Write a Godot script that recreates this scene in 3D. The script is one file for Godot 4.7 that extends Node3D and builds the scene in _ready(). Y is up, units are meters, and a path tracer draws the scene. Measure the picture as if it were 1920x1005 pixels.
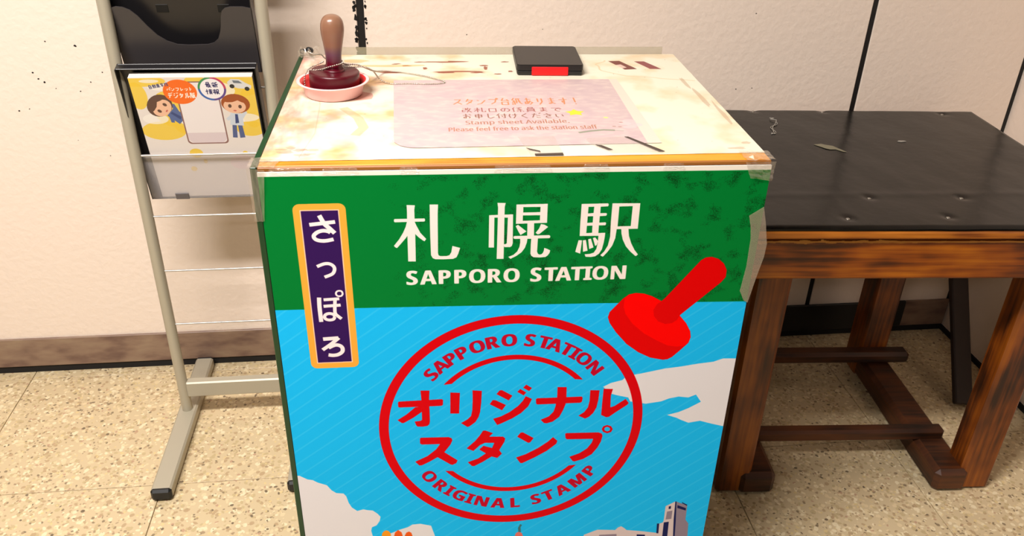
extends Node3D

# ---------------------------------------------------------------- helpers
var group_no := 0
var mats := {}
var taken := {}

func lin(c: Color) -> Color:
	return c.srgb_to_linear()

func numbered(called: String) -> String:
	if not taken.has(called):
		taken[called] = 0
		return called
	taken[called] += 1
	return "%s_%03d" % [called, taken[called]]

func mat(called: String, c: Color, rough := 0.6, metal := 0.0) -> StandardMaterial3D:
	var m := StandardMaterial3D.new()
	m.resource_name = called
	m.albedo_color = c
	m.roughness = rough
	m.metallic = metal
	mats[called] = m
	return m

func clear_mat(called: String, c: Color, rough := 0.12) -> StandardMaterial3D:
	var m := mat(called, c, rough)
	m.transparency = BaseMaterial3D.TRANSPARENCY_ALPHA
	return m

func triplanar(m: StandardMaterial3D, scale: Vector3, world := false) -> void:
	m.uv1_triplanar = true
	m.uv1_world_triplanar = world
	m.uv1_scale = scale
	m.uv1_triplanar_sharpness = 8.0

func newst() -> SurfaceTool:
	var st := SurfaceTool.new()
	st.begin(Mesh.PRIMITIVE_TRIANGLES)
	st.set_smooth_group(-1)
	return st

func tri(st: SurfaceTool, a: Vector3, b: Vector3, c: Vector3) -> void:   # counter-clockwise seen from outside
	st.add_vertex(a)
	st.add_vertex(c)
	st.add_vertex(b)

func quad(st: SurfaceTool, a: Vector3, b: Vector3, c: Vector3, d: Vector3) -> void:
	tri(st, a, b, c)
	tri(st, a, c, d)

func face_out(st: SurfaceTool, pts: Array, centre: Vector3) -> void:     # a flat face of a convex solid, turned away from its centre
	var n: Vector3 = (pts[1] - pts[0]).cross(pts[2] - pts[0])
	var mid := Vector3.ZERO
	for p in pts:
		mid += p
	mid /= pts.size()
	if n.dot(mid - centre) < 0:
		pts.reverse()
	for i in range(1, pts.size() - 1):
		tri(st, pts[0], pts[i], pts[i + 1])

func box(st: SurfaceTool, c: Vector3, s: Vector3, bevel := 0.002, turn := Basis()) -> void:
	st.set_smooth_group(-1)
	var h := s * 0.5
	var b := minf(bevel, minf(h.x, minf(h.y, h.z)) * 0.9)
	var v := func(sx: int, sy: int, sz: int, ax: int) -> Vector3:   # ax: the axis along which this vertex keeps its full reach
		var q := Vector3(sx * (h.x - (0.0 if ax == 0 else b)), sy * (h.y - (0.0 if ax == 1 else b)), sz * (h.z - (0.0 if ax == 2 else b)))
		return c + turn * q
	for s1 in [-1, 1]:
		face_out(st, [v.call(s1, -1, -1, 0), v.call(s1, 1, -1, 0), v.call(s1, 1, 1, 0), v.call(s1, -1, 1, 0)], c)
		face_out(st, [v.call(-1, s1, -1, 1), v.call(1, s1, -1, 1), v.call(1, s1, 1, 1), v.call(-1, s1, 1, 1)], c)
		face_out(st, [v.call(-1, -1, s1, 2), v.call(1, -1, s1, 2), v.call(1, 1, s1, 2), v.call(-1, 1, s1, 2)], c)
		for s2 in [-1, 1]:
			face_out(st, [v.call(-1, s1, s2, 1), v.call(1, s1, s2, 1), v.call(1, s1, s2, 2), v.call(-1, s1, s2, 2)], c)
			face_out(st, [v.call(s1, -1, s2, 0), v.call(s1, 1, s2, 0), v.call(s1, 1, s2, 2), v.call(s1, -1, s2, 2)], c)
			face_out(st, [v.call(s1, s2, -1, 0), v.call(s1, s2, 1, 0), v.call(s1, s2, 1, 1), v.call(s1, s2, -1, 1)], c)
			for s3 in [-1, 1]:
				face_out(st, [v.call(s1, s2, s3, 0), v.call(s1, s2, s3, 1), v.call(s1, s2, s3, 2)], c)

func boxed(lo: Vector3, hi: Vector3, bevel := 0.002) -> SurfaceTool:
	var st := newst()
	box(st, (lo + hi) * 0.5, hi - lo, bevel)
	return st

func smooth(st: SurfaceTool) -> void:
	group_no += 1
	st.set_smooth_group(group_no)

func lathe(st: SurfaceTool, profile: Array, segs := 48, at := Vector3.ZERO) -> void:   # profile of Vector2(radius, height), from the bottom up on the outside
	smooth(st)
	for i in profile.size() - 1:
		var p: Vector2 = profile[i]
		var q: Vector2 = profile[i + 1]
		for k in segs:
			var a := TAU * k / segs
			var b := TAU * ((k + 1) % segs) / segs
			var pa := at + Vector3(sin(a) * p.x, p.y, cos(a) * p.x)
			var pb := at + Vector3(sin(b) * p.x, p.y, cos(b) * p.x)
			var qa := at + Vector3(sin(a) * q.x, q.y, cos(a) * q.x)
			var qb := at + Vector3(sin(b) * q.x, q.y, cos(b) * q.x)
			if p.x > 1e-6:
				tri(st, pa, pb, qb)
			if q.x > 1e-6:
				tri(st, pa, qb, qa)

func tube(st: SurfaceTool, pts: Array, r: float, segs := 16, squash := 1.0) -> void:
	var rings := []
	var up := Vector3.UP if absf((pts[1] - pts[0]).normalized().y) < 0.9 else Vector3.RIGHT
	for i in pts.size():
		var d: Vector3 = (pts[mini(i + 1, pts.size() - 1)] - pts[maxi(i - 1, 0)]).normalized()
		var s := d.cross(up).normalized()
		up = s.cross(d).normalized()
		var ring := []
		for k in segs:
			var a := TAU * k / segs
			ring.append(pts[i] + s * cos(a) * r + up * sin(a) * r * squash)
		rings.append(ring)
	smooth(st)
	for i in rings.size() - 1:
		for k in segs:
			var k2 := (k + 1) % segs
			quad(st, rings[i][k], rings[i + 1][k], rings[i + 1][k2], rings[i][k2])
	st.set_smooth_group(-1)
	for k in segs:
		var k2 := (k + 1) % segs
		tri(st, pts[0], rings[0][k], rings[0][k2])
		tri(st, pts[-1], rings[-1][k2], rings[-1][k])

func ball(st: SurfaceTool, c: Vector3, r: float, segs := 8, stacks := 6) -> void:
	var prof := []
	for i in stacks + 1:
		var a := -PI / 2 + PI * i / stacks
		prof.append(Vector2(maxf(0.0, cos(a) * r) if i > 0 and i < stacks else 0.0, sin(a) * r))
	lathe(st, prof, segs, c)

func prism(st: SurfaceTool, outline: PackedVector2Array, to: Transform3D, depth: float) -> void:   # outline in the transform's x and y, thickness along its z
	var ids := Geometry2D.triangulate_polygon(outline)
	var flip := Geometry2D.is_polygon_clockwise(outline)
	st.set_smooth_group(-1)
	var at := func(p: Vector2, z: float) -> Vector3: return to * Vector3(p.x, p.y, z)
	for i in range(0, ids.size(), 3):
		var a := outline[ids[i]]
		var b := outline[ids[i + 1]]
		var c := outline[ids[i + 2]]
		if (b - a).cross(c - a) < 0:
			var t := b
			b = c
			c = t
		tri(st, at.call(a, depth), at.call(b, depth), at.call(c, depth))
		tri(st, at.call(a, 0.0), at.call(c, 0.0), at.call(b, 0.0))
	var n := outline.size()
	for i in n:
		var a := outline[i]
		var b := outline[(i + 1) % n]
		var area := 0.0
		if signed_area(outline) < 0:
			var t := a
			a = b
			b = t
		quad(st, at.call(a, 0.0), at.call(b, 0.0), at.call(b, depth), at.call(a, depth))

func signed_area(p: PackedVector2Array) -> float:
	var s := 0.0
	for i in p.size():
		s += p[i].cross(p[(i + 1) % p.size()])
	return s

func obj(called: String, st: SurfaceTool, m: Material, parent: Node3D = self) -> MeshInstance3D:
	st.generate_normals()
	var o := MeshInstance3D.new()
	o.name = numbered(called) if parent == self else called
	o.mesh = st.commit()
	o.material_override = null
	o.mesh.surface_set_material(0, m)
	o.cast_shadow = GeometryInstance3D.SHADOW_CASTING_SETTING_ON
	parent.add_child(o, true)
	return o

func thing(called: String, label: String, category: String, at: Vector3, turn := 0.0, group := "") -> Node3D:
	var o := Node3D.new()
	o.name = numbered(called)
	add_child(o)
	o.position = at
	o.rotation.y = turn
	tag(o, label, category, group)
	return o

func tag(o: Node3D, label: String, category: String, group := "") -> void:
	o.set_meta("label", label)
	o.set_meta("category", category)
	if group:
		o.set_meta("group", group)

func struct(called: String, st: SurfaceTool, m: Material, label: String, category: String) -> MeshInstance3D:
	var o := obj(called, st, m)
	o.set_meta("kind", "structure")
	o.set_meta("label", label)
	o.set_meta("category", category)
	return o

func ellipse(c: Vector2, rx: float, ry: float, n := 24) -> PackedVector2Array:
	var p := PackedVector2Array()
	for i in n:
		p.append(c + Vector2(cos(TAU * i / n) * rx, sin(TAU * i / n) * ry))
	return p

func round_rect(lo: Vector2, hi: Vector2, r: float, n := 5) -> PackedVector2Array:
	var p := PackedVector2Array()
	for c in [[hi.x - r, hi.y - r, 0.0], [lo.x + r, hi.y - r, 0.25], [lo.x + r, lo.y + r, 0.5], [hi.x - r, lo.y + r, 0.75]]:
		for i in n + 1:
			var a: float = TAU * (c[2] + 0.25 * i / n)
			p.append(Vector2(c[0] + cos(a) * r, c[1] + sin(a) * r))
	return p

# a picture that flat print is drawn into: polygons, strokes and lettering with smooth edges
class Pic:
	var w: int
	var h: int
	var d := PackedByteArray()
	var to := Transform2D()
	func _init(width: int, height: int, c: Color) -> void:
		w = width
		h = height
		var im := Image.create_empty(w, h, false, Image.FORMAT_RGB8)
		im.fill(c)
		d = im.get_data()
	func fill(contours: Array, c: Color, strength := 1.0) -> void:    # even-odd
		var edges := []
		var lo := 1e9
		var hi := -1e9
		var left := 1e9
		var right := -1e9
		for k in contours:
			var n: int = k.size()
			for i in n:
				var a: Vector2 = to * k[i]
				var b: Vector2 = to * k[(i + 1) % n]
				lo = minf(lo, a.y)
				hi = maxf(hi, a.y)
				left = minf(left, a.x)
				right = maxf(right, a.x)
				if a.y != b.y:
					edges.append([a, b] if a.y < b.y else [b, a])
		var x0 := maxi(0, int(left))
		var x1 := mini(w - 1, int(right) + 1)
		if x1 < x0:
			return
		for y in range(maxi(0, int(lo)), mini(h - 1, int(hi)) + 1):
			var cov := PackedFloat32Array()
			cov.resize(x1 - x0 + 1)
			var near := []
			for e in edges:
				if e[0].y < y + 1 and e[1].y > y:
					near.append(e)
			for s in 4:
				var yy := y + 0.125 + 0.25 * s
				var xs := []
				for e in near:
					var a: Vector2 = e[0]
					var b: Vector2 = e[1]
					if a.y <= yy and b.y > yy:
						xs.append(a.x + (b.x - a.x) * (yy - a.y) / (b.y - a.y))
				xs.sort()
				for i in range(0, xs.size() - 1, 2):
					var u := clampf(xs[i], x0, x1 + 1) - x0
					var v := clampf(xs[i + 1], x0, x1 + 1) - x0
					var iu := int(u)
					var iv := int(v)
					if iu == iv:
						if iu < cov.size():
							cov[iu] += (v - u) * 0.25
					else:
						cov[iu] += (iu + 1 - u) * 0.25
						for x in range(iu + 1, iv):
							cov[x] += 0.25
						if iv < cov.size():
							cov[iv] += (v - iv) * 0.25
			var at := (y * w + x0) * 3
			for x in cov.size():
				if cov[x] > 0.0:
					blend(at + x * 3, c, minf(cov[x], 1.0) * strength)
	func blend(at: int, c: Color, a: float) -> void:
		d[at] = int(d[at] + (c.r * 255.0 - d[at]) * a + 0.5)
		d[at + 1] = int(d[at + 1] + (c.g * 255.0 - d[at + 1]) * a + 0.5)
		d[at + 2] = int(d[at + 2] + (c.b * 255.0 - d[at + 2]) * a + 0.5)
	func stroke(pts: PackedVector2Array, width: float, c: Color, strength := 1.0) -> void:
		var found := Geometry2D.offset_polyline(pts, width * 0.5, Geometry2D.JOIN_ROUND, Geometry2D.END_BUTT)
		fill(found, c, strength)
	func texture() -> ImageTexture:
		return ImageTexture.create_from_image(Image.create_from_data(w, h, false, Image.FORMAT_RGB8, d))

func numbers(text: String) -> PackedVector2Array:
	var p := PackedVector2Array()
	for t in text.split(" ", false):
		var q := t.split(",")
		p.append(Vector2(float(q[0]), float(q[1])))
	return p

func art(pic: Pic, key: String, c: Color, strength := 1.0) -> void:
	for line: String in ART[key]:
		var head := line.get_slice(" ", 0)
		var rest := line.substr(head.length() + 1)
		if head == "P":
			var contours := []
			for k in rest.split("|"):
				contours.append(numbers(k))
			pic.fill(contours, c, strength)
		else:
			# strokes are smoothed a little before they are widened
			var p := numbers(rest)
			var fine := PackedVector2Array()
			for i in p.size() - 1:
				var a := p[maxi(i - 1, 0)]
				var d := p[mini(i + 2, p.size() - 1)]
				for k in 5:
					fine.append(p[i].cubic_interpolate(p[i + 1], a, d, k / 5.0))
			fine.append(p[-1])
			pic.stroke(fine, float(head.substr(1)), c, strength)

var fonts := {}
func letters(pic: Pic, text: String, place: Transform2D, c: Color, face := "Droid Sans", weight := 700, strength := 1.0) -> void:
	# lettering one unit high per font size; place: text units (1 = capital height, y down) to picture units
	var key := face + str(weight)
	if not fonts.has(key):
		var f := SystemFont.new()
		f.font_names = PackedStringArray([face])
		f.font_weight = weight
		fonts[key] = f
	var t := TextMesh.new()
	t.font = fonts[key]
	t.font_size = 64
	t.pixel_size = 1.0
	t.depth = 0.0
	t.curve_step = 1.0
	t.text = text
	t.horizontal_alignment = HORIZONTAL_ALIGNMENT_CENTER
	var arrays := t.get_mesh_arrays()
	var v: PackedVector3Array = arrays[Mesh.ARRAY_VERTEX]
	var idx: PackedInt32Array = arrays[Mesh.ARRAY_INDEX] if arrays[Mesh.ARRAY_INDEX] != null else PackedInt32Array()
	if idx.is_empty():
		for i in v.size():
			idx.append(i)
	var off := Vector2.ZERO
	if text.length() == 1:      # a single letter is centred on its own outline
		var lo := Vector2(1e9, 1e9)
		var hi := -lo
		for q in v:
			lo = lo.min(Vector2(q.x, q.y))
			hi = hi.max(Vector2(q.x, q.y))
		off = (lo + hi) * 0.5
	var keep := pic.to
	for i in range(0, idx.size(), 3):
		var pts := PackedVector2Array()
		for k in 3:
			var q := v[idx[i + k]]
			pts.append(place * Vector2((q.x - off.x) / 46.0, -(q.y - off.y) / 46.0))
		pic.fill([pts], c, strength)
	pic.to = keep

# small hand-written characters on a 10 by 10 grid, y down
const GLYPH := {
	"ス": "2,2 8,2 6,5 1,9;5,6 9,9", "タ": "4,1 2,5;3,3 8,3 6,6 2,9;4,5 7,7", "ン": "1,3 3,4;1,9 5,8 9,3", "プ": "1,2 8,2 7,6 3,9;8,1 9,0 10,1 9,2 8,1",
	"台": "4,0 2,4 8,4;7,2 9,5;2,6 8,6 8,10 2,10 2,6", "紙": "3,0 1,3 3,4 1,7;3,5 3,10;1,8 1,10;5,8 5,1 9,1;5,5 9,5;7,1 8,7 10,9", "あ": "2,2 8,2;4,0 4,9;7,4 5,8 2,9 2,6 6,5 9,7 6,10",
	"り": "3,1 3,6;7,1 7,6 4,10", "ま": "2,2 8,2;2,5 8,5;5,0 5,8 3,9 2,8 5,7 8,9", "す": "1,3 9,3;6,0 6,6 4,7 4,5 6,5 5,10", "！": "5,0 5,7;5,9 5,10",
	"改": "1,1 4,1 4,5 1,5 1,9 4,8;6,0 5,4;6,2 9,2;8,2 5,10;5,4 9,10", "札": "0,3 5,3;3,0 3,10;3,4 0,8;3,4 5,6;7,0 7,9 10,9 10,7", "口": "2,2 8,2 8,9 2,9 2,2", "の": "5,2 4,8 2,8 1,5 3,2 7,2 9,5 8,8 6,9",
	"係": "2,0 0,4;1,3 1,10;9,0 4,1;7,1 5,3 8,4 4,6 9,6;7,6 7,10;5,8 4,9;9,8 10,9", "員": "3,0 7,0 7,2 3,2 3,0;2,3 8,3 8,8 2,8 2,3;2,5 8,5;2,6.5 8,6.5;3,8 1,10;7,8 9,10", "で": "1,2 9,2 5,4 4,7 6,9 8,9;8,4 9,5;9,3 10,4",
	"お": "1,3 6,3;4,0 4,9 2,9 2,7 6,5 8,7 7,9;7,1 9,3", "申": "2,2 8,2 8,7 2,7 2,2;2,4.5 8,4.5;5,0 5,10", "し": "3,0 3,8 5,10 9,7", "付": "3,0 0,4;2,3 2,10;4,3 10,3;8,0 8,9 6,9;5,5 6,7", "け": "2,1 1,5 2,9;4,3 9,3;7,0 7,6 5,10", "く": "7,0 2,5 7,10",
	"だ": "1,2 6,2;4,0 1,9;5,5 9,5;5,8 6,9 9,9;8,0 9,1;9,-1 10,0", "さ": "1,3 9,3;4,0 8,6;8,6 4,6 3,8 5,10 8,10", "い": "2,2 2,7 4,9;8,3 9,7",
	"パ": "3,3 1,8;6,3 9,8;8,1 9,0 10,1 9,2 8,1", "フ": "1,2 9,2 7,7 3,10", "レ": "3,1 3,9 9,5", "ッ": "2,4 3,6;5,3 6,5;9,3 8,7 4,10", "ト": "4,0 4,10;4,4 8,6", "デ": "2,1 7,1;1,4 9,4;5,4 3,9;8,0 9,1;9.5,-0.5 10,0.5", "ジ": "2,1 4,2;1,4 3,5;2,9 6,8 9,4;7,0 8,1;9,0 10,1", "ル": "3,1 3,6 1,10;6,0 6,9 10,6",
	"版": "1,0 1,6 0,10;1,4 4,4;3,0 3,4;1,6 4,6 4,10;6,1 10,1;6,1 5,10;6,4 9,4 6,10;7,5 10,10", "最": "3,0 7,0 7,3 3,3 3,0;1,4 9,4;3,4 3,9;5,4 5,10;3,6 5,6;6,6 9,6 6,10;6,6 10,10", "新": "3,0 3,1;0,2 5,2;0,5 5,5;3,5 3,10;3,6 1,8;3,6 5,8;9,0 6,1 6,6 5,10;6,4 10,4;8,4 8,10",
	"情": "2,0 2,10;0,3 1,5;3,3 4,4;5,1 10,1;7,0 7,5;5,3 10,3;5,5 10,5;6,6 9,6 9,10;6,6 6,10;6,8 9,8", "報": "0,2 5,2;3,0 3,10;0,5 5,5;0,7 5,7;6,1 9,1 9,4;6,1 6,10;6,5 9,5 6,10;7,6 10,10", "自": "5,0 3,2;2,2 8,2 8,10 2,10 2,2;2,5 8,5;2,7.5 8,7.5",
	"動": "1,1 5,1;1,3 5,3 5,6 1,6 1,3;3,1 3,9;0,9 6,9;6,3 10,3 9,10;8,0 7,6 6,10", "車": "1,1 9,1;2,3 8,3 8,7 2,7 2,3;2,5 8,5;0,9 10,9;5,0 5,10", "学": "2,0 3,2;5,0 5,2;8,0 7,2;1,3 9,3;3,5 7,5 5,6 5,10;1,7 9,7", "校": "2,0 2,10;0,3 4,3;2,4 0,7;7,0 7,2;4,2 10,2;6,3 5,5;8,3 10,5;9,5 5,10;6,5 10,10",
}

func written(pic: Pic, text: String, lo: Vector2, hi: Vector2, width: float, c: Color, strength := 1.0) -> void:   # a line of characters spread from lo to hi
	var n := text.length()
	var step := (hi.x - lo.x) / n
	for i in n:
		if GLYPH.has(text[i]):
			for s: String in GLYPH[text[i]].split(";"):
				var p := numbers(s)
				for k in p.size():
					p[k] = Vector2(lo.x + step * (i + 0.06 + 0.088 * p[k].x), lo.y + (hi.y - lo.y) * p[k].y / 10.0)
				pic.stroke(p, width, c, strength)

func noise(seed_no: int, freq: float, octaves := 3) -> FastNoiseLite:
	var n := FastNoiseLite.new()
	n.seed = seed_no
	n.frequency = freq
	n.noise_type = FastNoiseLite.TYPE_SIMPLEX_SMOOTH
	n.fractal_octaves = octaves
	return n

func bumps(seed_no: int, freq: float, strength: float, octaves := 4) -> NoiseTexture2D:
	var t := NoiseTexture2D.new()
	t.width = 512
	t.height = 512
	t.seamless = true
	t.noise = noise(seed_no, freq, octaves)
	t.as_normal_map = true
	t.bump_strength = strength
	return t

func ramp(seed_no: int, freq: float, stops: Array, octaves := 4, size := 512) -> NoiseTexture2D:
	var g := Gradient.new()
	var offs := PackedFloat32Array()
	var cols := PackedColorArray()
	for s in stops:
		offs.append(s[0])
		cols.append(s[1])
	g.offsets = offs
	g.colors = cols
	var t := NoiseTexture2D.new()
	t.width = size
	t.height = size
	t.seamless = true
	t.noise = noise(seed_no, freq, octaves)
	t.color_ramp = g
	return t

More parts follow.
